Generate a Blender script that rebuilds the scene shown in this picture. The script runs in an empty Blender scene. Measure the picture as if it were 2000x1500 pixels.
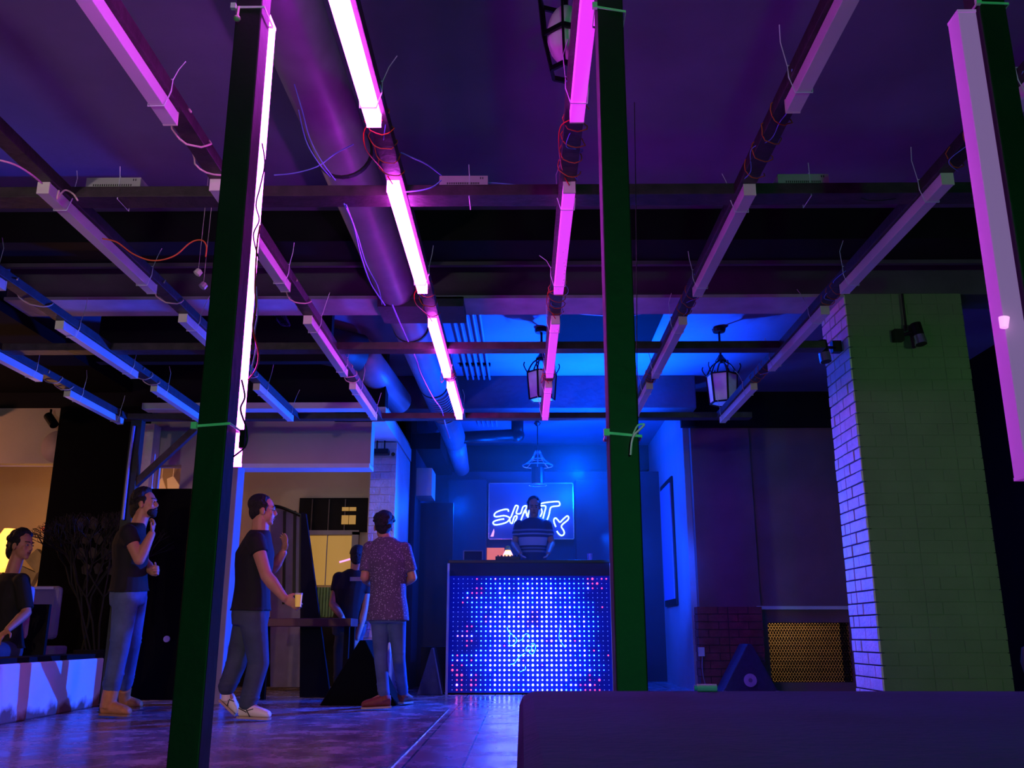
import bpy, math, random
from mathutils import Vector, Matrix
random.seed(7)
R = math.radians
SC = bpy.context.scene
COL = SC.collection

# ---------------------------------------------------------------- camera
FPX = 1790.0; CAM_H = 0.64; PITCH = R(15.3); YAW = R(0.62)
cd = bpy.data.cameras.new('camera'); cam = bpy.data.objects.new('camera', cd); COL.objects.link(cam)
cam.location = (0, 0, CAM_H); cam.rotation_euler = (R(90) + PITCH, 0, YAW)
cd.sensor_fit = 'HORIZONTAL'; cd.sensor_width = 36.0; cd.lens = 36.0 * FPX / 2000.0
cd.clip_start = 0.02; cd.clip_end = 100
SC.camera = cam
# ---------------------------------------------------------------- world / exposure
w = bpy.data.worlds.new('world'); SC.world = w; w.use_nodes = True
w.node_tree.nodes['Background'].inputs[0].default_value = (0.35, 0.25, 0.8, 1)
w.node_tree.nodes['Background'].inputs[1].default_value = 0.012
vs = SC.view_settings
vs.view_transform = 'Standard'; vs.look = 'None'; vs.gamma = 1.0; vs.exposure = 0.0; vs.use_curve_mapping = False

HAZE = 0.065
# ---------------------------------------------------------------- pixel helpers (photo 2000x1500)
_f = Vector((-math.sin(YAW)*math.cos(PITCH), math.cos(YAW)*math.cos(PITCH), math.sin(PITCH)))
_r = Vector((math.cos(YAW), math.sin(YAW), 0)); _u = _r.cross(_f); _C = Vector((0, 0, CAM_H))
def ray(x, y): return _r*((x-1000)/FPX) + _u*((750-y)/FPX) + _f
def atY(x, y, Y): d = ray(x, y); return _C + d*(Y/d.y)
def atZ(x, y, z): d = ray(x, y); return _C + d*((z-CAM_H)/d.z)

# ---------------------------------------------------------------- lights
def lamp(name, kind, loc, energy, color, target=None, **kw):
    l = bpy.data.lights.new(name, kind); l.energy = energy; l.color = color
    for k, v in kw.items(): setattr(l, k, v)
    o = bpy.data.objects.new(name, l); COL.objects.link(o); o.location = loc
    if target is not None:
        o.rotation_euler = (Vector(target) - Vector(loc)).to_track_quat('-Z', 'Y').to_euler()
    return o
BLUE = (0.0, 0.07, 1.0)
GREEN = (0.05, 1.0, 0.24)
# blue stage wash fixtures beside and above the booth
lamp('stage_wash_light', 'SPOT', (0.9, 10.2, 1.62), 4300, BLUE, (0.75, 9.55, 3.6), spot_size=R(98), spot_blend=1.0, shadow_soft_size=0.06)
lamp('stage_up_light', 'SPOT', (0.3, 12.3, 2.0), 900, BLUE, (0.3, 12.6, 3.6), spot_size=R(130), spot_blend=1.0, shadow_soft_size=0.06)
lamp('stage_side_light', 'SPOT', (1.2, 10.2, 1.5), 2300, BLUE, (-3.4, 8.0, 1.5), spot_size=R(78), spot_blend=0.6, shadow_soft_size=0.05)
lamp('stage_column_light', 'SPOT', (1.0, 10.2, 1.5), 700, BLUE, (2.5, 7.0, 1.2), spot_size=R(50), spot_blend=0.9, shadow_soft_size=0.05)
lamp('stage_back_light', 'POINT', (0.75, 12.3, 2.75), 170, BLUE, shadow_soft_size=0.08)
lamp('stage_back_light', 'POINT', (-0.85, 12.4, 2.3), 50, BLUE, shadow_soft_size=0.08)
lamp('wall_wash_light', 'SPOT', (0.9, 10.25, 1.7), 620, BLUE, (2.05, 12.7, 1.3), spot_size=R(54), spot_blend=1.0, shadow_soft_size=0.05)
# green wash from behind the camera on the right
lamp('green_wash_light', 'SPOT', (0.6, -2.2, 1.15), 115, GREEN, (0.6, 4.0, 1.75), spot_size=R(72), spot_blend=0.6, shadow_soft_size=0.05)
lamp('column_fill_light', 'SPOT', (4.0, -0.4, 1.6), 190, (0.5, 1.0, 0.45), (3.2, 6.7, 1.6), spot_size=R(36), spot_blend=0.9, shadow_soft_size=0.1)  # unseen green-tinted fill added to brighten the column front
lamp('warm_house_light', 'SPOT', (-2.3, -1.8, 2.0), 480, (1.0, 0.62, 0.34), (-2.6, 8.0, 0.1), spot_size=R(29), spot_blend=0.5, shadow_soft_size=0.1)
lamp('facade_fill_light', 'SPOT', (-3.2, -1.6, 1.5), 230, (1.0, 0.82, 0.74), (-2.4, 8.0, 2.6), spot_size=R(52), spot_blend=0.8, shadow_soft_size=0.1)  # unseen fill added to brighten the beige band and left tubes
# warm bar lamps in the rooms beyond
lamp('bar_light', 'POINT', (-5.9, 10.9, 1.55), 45, (1.0, 0.42, 0.08), shadow_soft_size=0.08)
lamp('bar_ceiling_light', 'POINT', (-6.6, 8.4, 2.2), 50, (1.0, 0.42, 0.22), shadow_soft_size=0.2)
lamp('corridor_light', 'POINT', (-2.6, 11.3, 2.7), 4, (0.8, 0.85, 1.0), shadow_soft_size=0.2)
lamp('grille_light', 'POINT', (3.4, 12.2, 1.35), 24, (1.0, 0.55, 0.2), shadow_soft_size=0.1)

# ---------------------------------------------------------------- materials
def lin(c):
    if isinstance(c, str):
        c = tuple(int(c[i:i+2], 16)/255 for i in (0, 2, 4))
    return tuple((x/12.92 if x <= 0.04045 else ((x+0.055)/1.055)**2.4) for x in c) + (1,)
def mat(name, col, rough=0.6, metal=0.0, noise=0.12, nscale=6.0, bump=0.0, bscale=40.0, spec=0.5):
    m = bpy.data.materials.new(name); m.use_nodes = True; nt = m.node_tree; b = nt.nodes['Principled BSDF']
    b.inputs['Roughness'].default_value = rough; b.inputs['Metallic'].default_value = metal
    b.inputs['Specular IOR Level'].default_value = spec
    c = lin(col)
    tc = nt.nodes.new('ShaderNodeTexCoord')
    if noise > 0:
        n = nt.nodes.new('ShaderNodeTexNoise'); n.inputs['Scale'].default_value = nscale; n.inputs['Detail'].default_value = 5
        nt.links.new(tc.outputs['Object'], n.inputs['Vector'])
        r = nt.nodes.new('ShaderNodeValToRGB'); r.color_ramp.elements[0].position = 0.3; r.color_ramp.elements[1].position = 0.7
        r.color_ramp.elements[0].color = tuple(x*(1-noise) for x in c[:3]) + (1,)
        r.color_ramp.elements[1].color = tuple(min(1, x*(1+noise)) for x in c[:3]) + (1,)
        nt.links.new(n.outputs['Fac'], r.inputs['Fac']); nt.links.new(r.outputs['Color'], b.inputs['Base Color'])
    else:
        b.inputs['Base Color'].default_value = c
    if bump > 0:
        n2 = nt.nodes.new('ShaderNodeTexNoise'); n2.inputs['Scale'].default_value = bscale; n2.inputs['Detail'].default_value = 6
        nt.links.new(tc.outputs['Object'], n2.inputs['Vector'])
        bp = nt.nodes.new('ShaderNodeBump'); bp.inputs['Strength'].default_value = bump; bp.inputs['Distance'].default_value = 0.01
        nt.links.new(n2.outputs['Fac'], bp.inputs['Height']); nt.links.new(bp.outputs['Normal'], b.inputs['Normal'])
    return m
def emat(name, rgb, strength, base=(0.8, 0.8, 0.8)):
    m = bpy.data.materials.new(name); m.use_nodes = True; b = m.node_tree.nodes['Principled BSDF']
    b.inputs['Base Color'].default_value = tuple(base) + (1,); b.inputs['Roughness'].default_value = 0.5
    b.inputs['Emission Color'].default_value = tuple(rgb) + (1,); b.inputs['Emission Strength'].default_value = strength
    return m
M = {}
M['dark_timber'] = mat('dark_timber', '3a2c33', 0.55, noise=0.4, nscale=14, bump=0.4, bscale=30)
M['post_paint'] = mat('post_paint', '1b211e', 0.55, noise=0.25, nscale=9, bump=0.12)
M['tube_white'] = mat('tube_white', 'e8e2e4', 0.45, noise=0.05, nscale=3)
M['tube_cap'] = mat('tube_cap', 'efe9d8', 0.5, noise=0.04)
M['tube_lit'] = emat('tube_lit', (0.80, 0.055, 1.0), 32)
M['tube_lit_post'] = emat('tube_lit_post', (0.80, 0.06, 1.0), 26)
M['tube_dim'] = emat('tube_dim', (0.86, 0.03, 1.0), 0.85)
M['tie'] = mat('tie', 'e6e6f0', 0.4, noise=0)
M['tie_fluo'] = mat('tie_fluo', 'f4fff0', 0.4, noise=0)
M['cable_white'] = mat('cable_white', 'e8c8c0', 0.45, noise=0)
M['cable_orange'] = mat('cable_orange', 'd8602a', 0.45, noise=0.1)
M['cable_red'] = mat('cable_red', 'e03020', 0.45, noise=0)
M['cable_blue'] = mat('cable_blue', '8090f0', 0.45, noise=0)
M['cable_black'] = mat('cable_black', '0c0c10', 0.5, noise=0)
M['metal_box'] = mat('metal_box', 'c8c8c0', 0.35, metal=0.3, noise=0.1)
M['slot_dark'] = mat('slot_dark', '101010', 0.8, noise=0)
M['slab'] = mat('slab', '6c6a88', 0.75, noise=0.18, nscale=1.3, bump=0.25, bscale=14)
M['concrete'] = mat('concrete', '4c4858', 0.8, noise=0.25, nscale=2.5, bump=0.4, bscale=22)
M['black_paint'] = mat('black_paint', '100f15', 0.8, noise=0.3, nscale=4, spec=0.2)
M['black_wall'] = mat('black_wall', '060609', 0.9, noise=0.2, spec=0.1)
M['maroon_wall'] = mat('maroon_wall', '80586c', 0.7, noise=0.2, nscale=1.6, bump=0.2)
M['blue_wall'] = mat('blue_wall', '9a9ab0', 0.6, noise=0.12, nscale=2.2, bump=0.15)
M['navy_cloth'] = mat('navy_cloth', '20243c', 0.85, noise=0.15, nscale=3)
M['beige_wall'] = mat('beige_wall', 'b4a498', 0.75, noise=0.08, nscale=1.8, bump=0.15)
M['white_brick'] = mat('white_brick', 'd8d4d0', 0.55, noise=0.12, nscale=12, bump=0.6, bscale=40)
M['mortar_dark'] = mat('mortar_dark', '3c3440', 0.9, noise=0.3, nscale=20)
M['red_brick'] = mat('red_brick', '7c3c44', 0.75, noise=0.25, nscale=9, bump=0.5)
M['trim_white'] = mat('trim_white', 'd0d0d8', 0.5, noise=0.06)
M['duct_metal'] = mat('duct_metal', '8e8aa0', 0.45, metal=0.25, noise=0.15, nscale=4, bump=0.15, bscale=12)
M['duct_dark'] = mat('duct_dark', '2c2228', 0.55, noise=0.3, nscale=5)
M['black_metal'] = mat('black_metal', '101014', 0.4, metal=0.4, noise=0.1)
M['chrome'] = mat('chrome', 'd8d8e0', 0.2, metal=0.9, noise=0.05)
M['lantern_glass'] = mat('lantern_glass', 'faf4ee', 0.5, noise=0.15, nscale=9)
M['stone'] = mat('stone', '6c6a6e', 0.8, noise=0.3, nscale=5, bump=0.4)
M['skin'] = mat('skin', 'b07a62', 0.55, noise=0.06, nscale=20)
M['hair'] = mat('hair', '0e0a0c', 0.7, noise=0.4, nscale=60, bump=1.0, bscale=120)
M['black_tee'] = mat('black_tee', '0b0a0d', 0.85, noise=0.2, nscale=9, bump=0.3, bscale=14)
M['jeans'] = mat('jeans', '48587c', 0.85, noise=0.35, nscale=5, bump=0.35, bscale=25)
M['dark_jeans'] = mat('dark_jeans', '3c4458', 0.85, noise=0.3, nscale=5, bump=0.35, bscale=25)
M['tan_leather'] = mat('tan_leather', 'b87840', 0.65, noise=0.12, nscale=20, bump=0.3)
M['brown_leather'] = mat('brown_leather', '7a3020', 0.6, noise=0.12, nscale=20, bump=0.3)
M['sole_light'] = mat('sole_light', 'b09a80', 0.7, noise=0.1)
M['sole_dark'] = mat('sole_dark', '181414', 0.7, noise=0.1)
M['white_leather'] = mat('white_leather', 'e8dcd0', 0.5, noise=0.05)
M['eye'] = mat('eye', 'a09a98', 0.2, noise=0)
M['pupil'] = mat('pupil', '100808', 0.1, noise=0)
M['lip'] = mat('lip', '8a4a44', 0.5, noise=0)
M['beige_disc'] = mat('beige_disc', 'a08e9a', .7)
M['beam_lit_layer'] = mat('beam_lit_layer', 'a8a4b4', .7, noise=.2, nscale=4)
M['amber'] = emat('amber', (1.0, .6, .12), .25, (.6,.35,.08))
M['sole_tan'] = mat('sole_tan', '8a6238', .7)
M['pen_pink'] = mat('pen_pink', 'f0a0ff', .4, noise=0)
M['bench_cloth'] = mat('bench_cloth', '2c4078', 0.9, noise=0.15, nscale=5, bump=0.5, bscale=60)
M['speaker_cloth'] = mat('speaker_cloth', '40425e', 0.85, noise=0.15, nscale=20, bump=0.6, bscale=160)
M['sticker'] = mat('sticker', 'c8c0d0', 0.5, noise=0)
M['yellow'] = mat('yellow', 'e8b020', 0.5, noise=0)
M['foil'] = mat('foil', 'd0d8e8', 0.12, metal=0.7, noise=0.1)
M['cloth_white'] = mat('cloth_white', 'c8c0c8', 0.85, noise=0.08)
M['cloth_grey'] = mat('cloth_grey', '8a8898', 0.85, noise=0.08)
M['wood_red'] = mat('wood_red', '5a2428', 0.5, noise=0.2, nscale=7)
M['green_board'] = mat('green_board', '5c8a5c', 0.6, noise=0.2, nscale=6)
M['glass_grey'] = mat('glass_grey', '7c7088', 0.25, noise=0.1)
M['twig'] = mat('twig', '16140f', 0.8, noise=0.3)
M['terracotta'] = mat('terracotta', 'd87850', 0.7, noise=0.12)
M['yellow_window'] = emat('yellow_window', (1.0, 0.52, 0.11), 0.34, (.12,.08,.03))
M['brown_light'] = emat('brown_light', (0.5, 0.17, 0.05), 0.35)
M['orange_light'] = emat('orange_light', (1.0, 0.42, 0.04), 2.2)
M['orange_panel'] = emat('orange_panel', (1.0, 0.20, 0.03), 0.8, (.05,.03,.02))
M['neon'] = emat('neon', (1.1, 1.9, 12.0), 1.0)
M['pink_refl'] = emat('pink_reflect', (1.0, 0.35, 0.9), 1.2)
M['cyan_glow'] = emat('cyan_glow', (0.0, 0.85, 0.75), 1.6)
M['indicator'] = emat('indicator', (1.0, 0.08, 0.02), 2.0)
M['led_white'] = emat('led_white', (4.0, 6.0, 30), 1.0)
M['led_cyan'] = emat('led_cyan', (0.5, 3.5, 26), 1.0)
M['led_pink'] = emat('led_pink', (5.0, 1.1, 7.0), 1.0)
M['led_red'] = emat('led_red', (4.0, .1, .3), 1.0)
M['led_dim'] = emat('led_dim', (0.08, 0.16, 1.0), 1.6)

# ---------------------------------------------------------------- mesh builder
class MB:
    def __init__(s): s.v = []; s.f = []; s.mi = []; s.cur = 0
    def add(s, vs, fs):
        o = len(s.v); s.v += [tuple(v) for v in vs]
        for f in fs: s.f.append(tuple(i+o for i in f)); s.mi.append(s.cur)
        return s
    def box(s, x0, x1, y0, y1, z0, z1):
        v = [(x0,y0,z0),(x1,y0,z0),(x1,y1,z0),(x0,y1,z0),(x0,y0,z1),(x1,y0,z1),(x1,y1,z1),(x0,y1,z1)]
        return s.add(v, [(0,3,2,1),(4,5,6,7),(0,1,5,4),(1,2,6,5),(2,3,7,6),(3,0,4,7)])
    def obox(s, c, ax, ay, az):
        c = Vector(c); ax, ay, az = Vector(ax), Vector(ay), Vector(az)
        v = [c + ax*i + ay*j + az*k for k in (-1,1) for (i,j) in ((-1,-1),(1,-1),(1,1),(-1,1))]
        return s.add(v, [(0,3,2,1),(4,5,6,7),(0,1,5,4),(1,2,6,5),(2,3,7,6),(3,0,4,7)])
    def beam(s, p0, p1, w, h, up=(0,0,1)):
        p0, p1 = Vector(p0), Vector(p1); d = (p1-p0); L = d.length; d.normalize()
        u = Vector(up); sd = d.cross(u)
        if sd.length < 1e-4: sd = d.cross(Vector((1,0,0)))
        sd.normalize(); u = sd.cross(d).normalized()
        return s.obox((p0+p1)/2, sd*w/2, d*L/2, u*h/2)
    def ring(s, c, d, r, n, r2=None, ref=None):
        d = Vector(d).normalized(); a = Vector(ref) if ref else (Vector((0,0,1)) if abs(d.z) < 0.9 else Vector((1,0,0)))
        x = d.cross(a).normalized(); y = x.cross(d).normalized(); r2 = r if r2 is None else r2
        return [Vector(c) + x*r*math.cos(2*math.pi*i/n) + y*r2*math.sin(2*math.pi*i/n) for i in range(n)]
    def loft(s, rings, cap=True):
        n = len(rings[0]); v = [p for r in rings for p in r]; f = []
        for k in range(len(rings)-1):
            for i in range(n):
                j = (i+1) % n; f.append((k*n+i, k*n+j, (k+1)*n+j, (k+1)*n+i))
        if cap:
            f.append(tuple(range(n-1, -1, -1))); b = (len(rings)-1)*n; f.append(tuple(b+i for i in range(n)))
        return s.add(v, f)
    def cyl(s, p0, p1, r0, r1=None, n=16):
        d = Vector(p1)-Vector(p0); r1 = r0 if r1 is None else r1
        return s.loft([s.ring(p0, d, r0, n), s.ring(p1, d, r1, n)])
    def tube(s, pts, r, n=6, closed=False):
        pts = [Vector(p) for p in pts]; N = len(pts); rings = []
        ref = None
        for i, p in enumerate(pts):
            a = pts[(i-1) % N] if (closed or i > 0) else p; b = pts[(i+1) % N] if (closed or i < N-1) else p
            d = (b-a)
            if d.length < 1e-7: d = Vector((0,0,1))
            d.normalize()
            if ref is None: ref = Vector((0,0,1)) if abs(d.z) < 0.9 else Vector((1,0,0))
            x = d.cross(ref)
            if x.length < 1e-4: x = d.cross(Vector((0.3,1,0.2)))
            x.normalize(); y = x.cross(d).normalized(); ref = y
            rr = r[i] if isinstance(r, (list, tuple)) else r
            rings.append([p + x*rr*math.cos(2*math.pi*k/n) + y*rr*math.sin(2*math.pi*k/n) for k in range(n)])
        if closed: rings.append(rings[0])
        return s.loft(rings, cap=not closed)
    def lathe(s, c, prof, n=20, axis=(0,0,1)):
        c = Vector(c); ax = Vector(axis).normalized()
        return s.loft([s.ring(c + ax*z, ax, max(r, 1e-4), n) for r, z in prof])
    def ell(s, c, a, b, cc, n=16, m=10):
        # ellipsoid with axis vectors a, b, cc
        c, a, b, cc = Vector(c), Vector(a), Vector(b), Vector(cc); rings = []
        for k in range(m+1):
            t = math.pi*k/m; t = min(max(t, 0.05), math.pi-0.05)
            rings.append([c + cc*(-math.cos(t)) + (a*math.cos(2*math.pi*i/n) + b*math.sin(2*math.pi*i/n))*math.sin(t) for i in range(n)])
        return s.loft(rings)
    def sph(s, c, r, n=12, m=8): return s.ell(c, (r,0,0), (0,r,0), (0,0,r), n, m)
    def cap(s, p0, p1, r0, r1=None, n=12):
        r1 = r0 if r1 is None else r1
        s.sph(p0, r0, n, 8); s.sph(p1, r1, n, 8); return s.cyl(p0, p1, r0, r1, n)
    def prism(s, poly, off):
        # planar polygon of 3d points extruded by off
        off = Vector(off); a = [Vector(p) for p in poly]; n = len(a)
        f = [tuple(range(n-1, -1, -1)), tuple(range(n, 2*n))] + [(i, (i+1) % n, n+(i+1) % n, n+i) for i in range(n)]
        return s.add(a + [p+off for p in a], f)
    def build(s, name, m, parent=None, smooth=False, bevel=0, remesh=0, smooths=0, sub=0, label=None):
        vs_ = s.v
        if parent is None:
            xs, ys, zs = zip(*vs_); base = Vector(((min(xs)+max(xs))/2, (min(ys)+max(ys))/2, min(zs)))
        else: base = Vector(WP[parent.name])
        me = bpy.data.meshes.new(name); me.from_pydata([tuple(Vector(v)-base) for v in vs_], [], s.f); me.validate(); me.update()
        ms = m if isinstance(m, (list, tuple)) else [m]
        for x in ms: me.materials.append(M[x] if isinstance(x, str) else x)
        if len(ms) > 1:
            for p in me.polygons: p.material_index = s.mi[p.index] if p.index < len(s.mi) else 0
        if smooth:
            for p in me.polygons: p.use_smooth = True
        o = bpy.data.objects.new(name, me); COL.objects.link(o)
        WP[o.name] = tuple(base)
        if parent is None: o.location = base
        else: o.parent = parent
        if remesh:
            md = o.modifiers.new('remesh', 'REMESH'); md.mode = 'VOXEL'; md.voxel_size = remesh; md.use_smooth_shade = True
            if smooths:
                sm = o.modifiers.new('smooth', 'SMOOTH'); sm.factor = 0.5; sm.iterations = smooths
        if bevel:
            bv = o.modifiers.new('bevel', 'BEVEL'); bv.width = bevel; bv.segments = 2; bv.limit_method = 'ANGLE'
        if sub:
            sb = o.modifiers.new('sub', 'SUBSURF'); sb.levels = sub; sb.render_levels = sub
        if label: o['label'] = label
        return o
WP = {}
def tag(o, label, cat, group=None, kind=None):
    o['label'] = label; o['category'] = cat
    if group: o['group'] = group
    if kind: o['kind'] = kind
    return o
def thing(name, loc, label, cat, group=None):
    o = bpy.data.objects.new(name, None); COL.objects.link(o); o.location = loc; o.empty_display_size = 0.1
    WP[o.name] = tuple(loc); return tag(o, label, cat, group)
def struct(name, mb, m, label, parent=None, **kw):
    o = mb.build(name, m, parent, **kw)
    o['kind'] = 'structure'
    if parent is None: o['label'] = label; o['category'] = name.split('_')[0]
    return o
def arc(pts, n=24):
    # catmull-rom through points
    P = [Vector(p) for p in pts]; P = [P[0]] + P + [P[-1]]; out = []
    seg = len(P)-3; k = max(2, n//seg)
    for i in range(seg):
        a, b, c, d = P[i:i+4]
        for j in range(k):
            t = j/k
            out.append(0.5*((2*b) + (c-a)*t + (2*a-5*b+4*c-d)*t*t + (3*b-a-3*c+d)*t**3))
    out.append(P[-2]); return out

# ================================================================ THE SETTING
def floor_mat():
    m = bpy.data.materials.new('floor'); m.use_nodes = True; nt = m.node_tree; L = nt.links.new; b = nt.nodes['Principled BSDF']
    N = nt.nodes.new
    tc = N('ShaderNodeTexCoord'); sx = N('ShaderNodeSeparateXYZ'); L(tc.outputs['Object'], sx.inputs[0])
    n1 = N('ShaderNodeTexNoise'); n1.inputs['Scale'].default_value = 3.4; n1.inputs['Detail'].default_value = 9; n1.inputs['Roughness'].default_value = 0.65
    L(tc.outputs['Object'], n1.inputs['Vector'])
    r1 = N('ShaderNodeValToRGB'); e = r1.color_ramp.elements; e[0].position = 0.40; e[0].color = lin('766c78'); e[1].position = 0.72; e[1].color = lin('c8c4d0'); x_ = e.new(.54); x_.color = lin('8c828e')
    L(n1.outputs['Fac'], r1.inputs['Fac'])
    mp = N('ShaderNodeMapping'); mp.inputs['Rotation'].default_value = (0, 0, R(90)); L(tc.outputs['Object'], mp.inputs['Vector'])
    br = N('ShaderNodeTexBrick'); br.inputs['Scale'].default_value = 1.0; br.inputs['Brick Width'].default_value = 0.9; br.inputs['Row Height'].default_value = 0.3
    br.inputs['Mortar Size'].default_value = 0.006; br.inputs['Color1'].default_value = lin('8c8c98'); br.inputs['Color2'].default_value = lin('a0a0ac'); br.inputs['Mortar'].default_value = lin('302c34')
    L(mp.outputs['Vector'], br.inputs['Vector'])
    gt = N('ShaderNodeMath'); gt.operation = 'GREATER_THAN'; gt.inputs[1].default_value = -0.66
    L(sx.outputs['X'], gt.inputs[0])
    mx = N('ShaderNodeMix'); mx.data_type = 'RGBA'; L(gt.outputs[0], mx.inputs['Factor']); L(r1.outputs['Color'], mx.inputs['A']); L(br.outputs['Color'], mx.inputs['B'])
    L(mx.outputs['Result'], b.inputs['Base Color'])
    rr = N('ShaderNodeMapRange'); rr.inputs['From Min'].default_value = 0.3; rr.inputs['From Max'].default_value = 0.7; rr.inputs['To Min'].default_value = 0.16; rr.inputs['To Max'].default_value = 0.34
    L(n1.outputs['Fac'], rr.inputs['Value']); L(rr.outputs['Result'], b.inputs['Roughness'])
    bp = N('ShaderNodeBump'); bp.inputs['Strength'].default_value = 0.25; bp.inputs['Distance'].default_value = 0.006
    n3 = N('ShaderNodeTexNoise'); n3.inputs['Scale'].default_value = 9; n3.inputs['Detail'].default_value = 4; L(tc.outputs['Object'], n3.inputs['Vector'])
    L(n3.outputs['Fac'], bp.inputs['Height']); L(bp.outputs['Normal'], b.inputs['Normal'])
    return m
M['floor'] = floor_mat()
o = MB().box(-9, 6, -3, 16.2, -0.1, 0).build('floor', 'floor')
# keep object coordinates equal to world coordinates for the floor pattern
for v in o.data.vertices: v.co = v.co + Vector(o.location)
o.location = (0, 0, 0)
o['kind'] = 'structure'; o['label'] = 'worn reflective concrete and tile floor of the hall'; o['category'] = 'floor'
struct('trim_1', MB().box(-0.668, -0.652, 2.0, 8.64, 0.0, 0.006), 'chrome', 'thin bright metal strip between worn concrete and tiled floor')
struct('ceiling', MB().box(-9, 6, -3, 16.2, 3.6, 3.8), 'slab', 'concrete slab ceiling, blue towards the stage')
struct('ceiling_left', MB().box(-9, -4.1, -3, 9.28, 3.1, 3.2), 'black_wall', 'black sheet added to keep the far left ceiling dark')  # black sheet added to hide the lit slab on the left
# downstand beams
struct('trim_2', MB().box(-4.05, 4.6, 6.72, 7.06, 3.19, 3.6), 'concrete', 'grey concrete ceiling beam resting on the brick column', bevel=0.01)
struct('trim_15', MB().box(-4.05, 2.5, 6.70, 7.08, 3.165, 3.19), 'beam_lit_layer', 'paler layer giving the grey concrete beam a lit underside')  # paler layer added so the beam underside looks lit
struct('trim_3', MB().box(-4.05, 4.6, 6.05, 6.45, 3.36, 3.6), 'black_paint', 'dark ceiling beam in front of the grey concrete beam')
struct('trim_4', MB().box(-4.05, 4.6, 6.43, 6.47, 3.33, 3.37), 'concrete', 'pale lower edge of the dark ceiling beam')
struct('trim_5', MB().box(-1.5, 2.05, 10.45, 10.95, 3.2, 3.6), 'concrete', 'ceiling beam right above the stage front', bevel=0.01)
struct('trim_6', MB().box(-1.5, 2.05, 14.6, 15.0, 3.2, 3.6), 'black_paint', 'dark ceiling beam at the back of the stage')
struct('wall_back', MB().box(-9, 6, 15.8, 16.2, 0, 3.6), 'maroon_wall', 'wall behind the stage')
struct('wall_behind', MB().box(-9, 6, -3.1, -3.0, 0, 3.6), 'black_wall', 'dark wall behind the camera')
struct('wall_left', MB().box(-9.1, -9, -3, 16.2, 0, 3.6), 'black_wall', 'far left dark wall')
struct('wall_right', MB().box(5.0, 5.1, -3, 11.4, 0, 3.6), 'black_wall', 'black wall to the right of the brick column')
struct('wall_stage_right', MB().box(2.05, 2.25, 11.45, 15.8, 0, 3.6), 'blue_wall', 'side wall right of the stage, lit bright blue')
struct('wall_front_right', MB().box(2.12, 2.85, 11.3, 11.44, 0.96, 3.6).box(2.85, 5.0, 11.34, 11.44, 0.95, 3.6).box(2.85, 2.93, 11.34, 11.44, 0, 0.95).box(3.9, 5.0, 11.34, 11.44, 0, 0.95).box(2.93,3.9,11.34,11.44,0.0,0.1).box(2.93,3.9,11.34,11.44,0.78,0.95), 'maroon_wall', 'plain dark maroon wall facing the hall behind the brick column')
struct('trim_7', MB().box(2.0, 5.0, 11.22, 11.3, 3.15, 3.6), 'black_paint', 'dark beam over the maroon wall')
struct('trim_8', MB().box(2.8, 4.2, 11.28, 11.34, 0.93, 0.97), 'trim_white', 'thin ledge over the lit lattice grille')

# brickwork --------------------------------------------------------
def brick_block(x0, x1, y0, y1, z0, z1, course=0.087, bl=0.235, hd=0.115, gap=0.012, jit=0.004, faces='FLR', mb=None):
    mb = mb or MB(); n = int(round((z1-z0)/course)); c = (z1-z0)/n
    def run(a, b, k, place):
        t = a; i = k % 2; first = True
        while t < b - 1e-3:
            L = (bl if (i % 2 == 0) else hd)
            if first and k % 2: L = hd; 
            e = min(t+L, b)
            if b - e < 0.05: e = b
            place(t + gap/2*(t > a+1e-4), e - gap/2*(e < b-1e-4)); t = e; i += 1; first = False
    for k in range(n):
        za = z0 + k*c + gap/2; zb = z0 + (k+1)*c - gap/2
        j = lambda: random.uniform(-jit, jit)
        if 'F' in faces: run(x0, x1, k, lambda a, b: mb.box(a + (j() if a <= x0+1e-4 else 0), b + (j() if b >= x1-1e-4 else 0), y0+j(), y0+0.05, za, zb))
        if 'L' in faces: run(y0, y1, k+1, lambda a, b: mb.box(x0+j(), x0+0.05, a, b, za, zb))
        if 'R' in faces: run(y0, y1, k+1, lambda a, b: mb.box(x1-0.05, x1+j(), a, b, za, zb))
    return mb
t = thing('brick_column', (2.95, 6.98, 0), 'wide square column of painted brick, green in front and blue on its left side', 'column')
brick_block(2.5, 3.4, 6.705, 7.25, 0, 3.19, gap=0.010, faces='L').build('brickwork', 'white_brick', t, bevel=0.003)
M['olive_front'] = mat('olive_front', '647a5a', 0.7, noise=0.12, nscale=3, bump=0.4, bscale=30)  # front face coloured olive, unlike the white left side
brick_block(2.51, 3.4, 6.7, 7.25, 0, 3.19, gap=0.004, jit=0.0015, faces='F').build('brick_face', 'olive_front', t, bevel=0.002, label='dark green front face')
MB().box(2.53, 3.388, 6.703, 6.75, 0, 3.19).build('mortar', 'olive_front', t)
MB().box(2.514, 3.388, 6.72, 7.24, 0, 3.19).build('core', 'mortar_dark', t, label='dark mortar core')
t = thing('brick_pillar', (-1.57, 10.9, 0), 'slim white painted brick pillar left of the stage', 'pillar')
brick_block(-1.72, -1.43, 10.3, 11.4, 0, 2.77, gap=0.006, jit=0.003, faces='FL').build('brickwork', 'white_brick', t, bevel=0.002)
MB().box(-1.712, -1.43, 10.31, 11.6, 0, 2.77).build('core', 'trim_white', t, label='smooth pale side of the pillar')
t = thing('brick_plinth', (2.4, 11.2, 0), 'low dark red brick pier at the foot of the maroon wall', 'brick pier')
brick_block(2.05, 2.8, 11.05, 11.29, 0, 0.96, faces='FL', gap=0.008).build('brickwork', 'red_brick', t, bevel=0.002)
MB().box(2.06, 2.79, 11.06, 11.29, 0, 0.955).build('core', 'mortar_dark', t)

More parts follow.
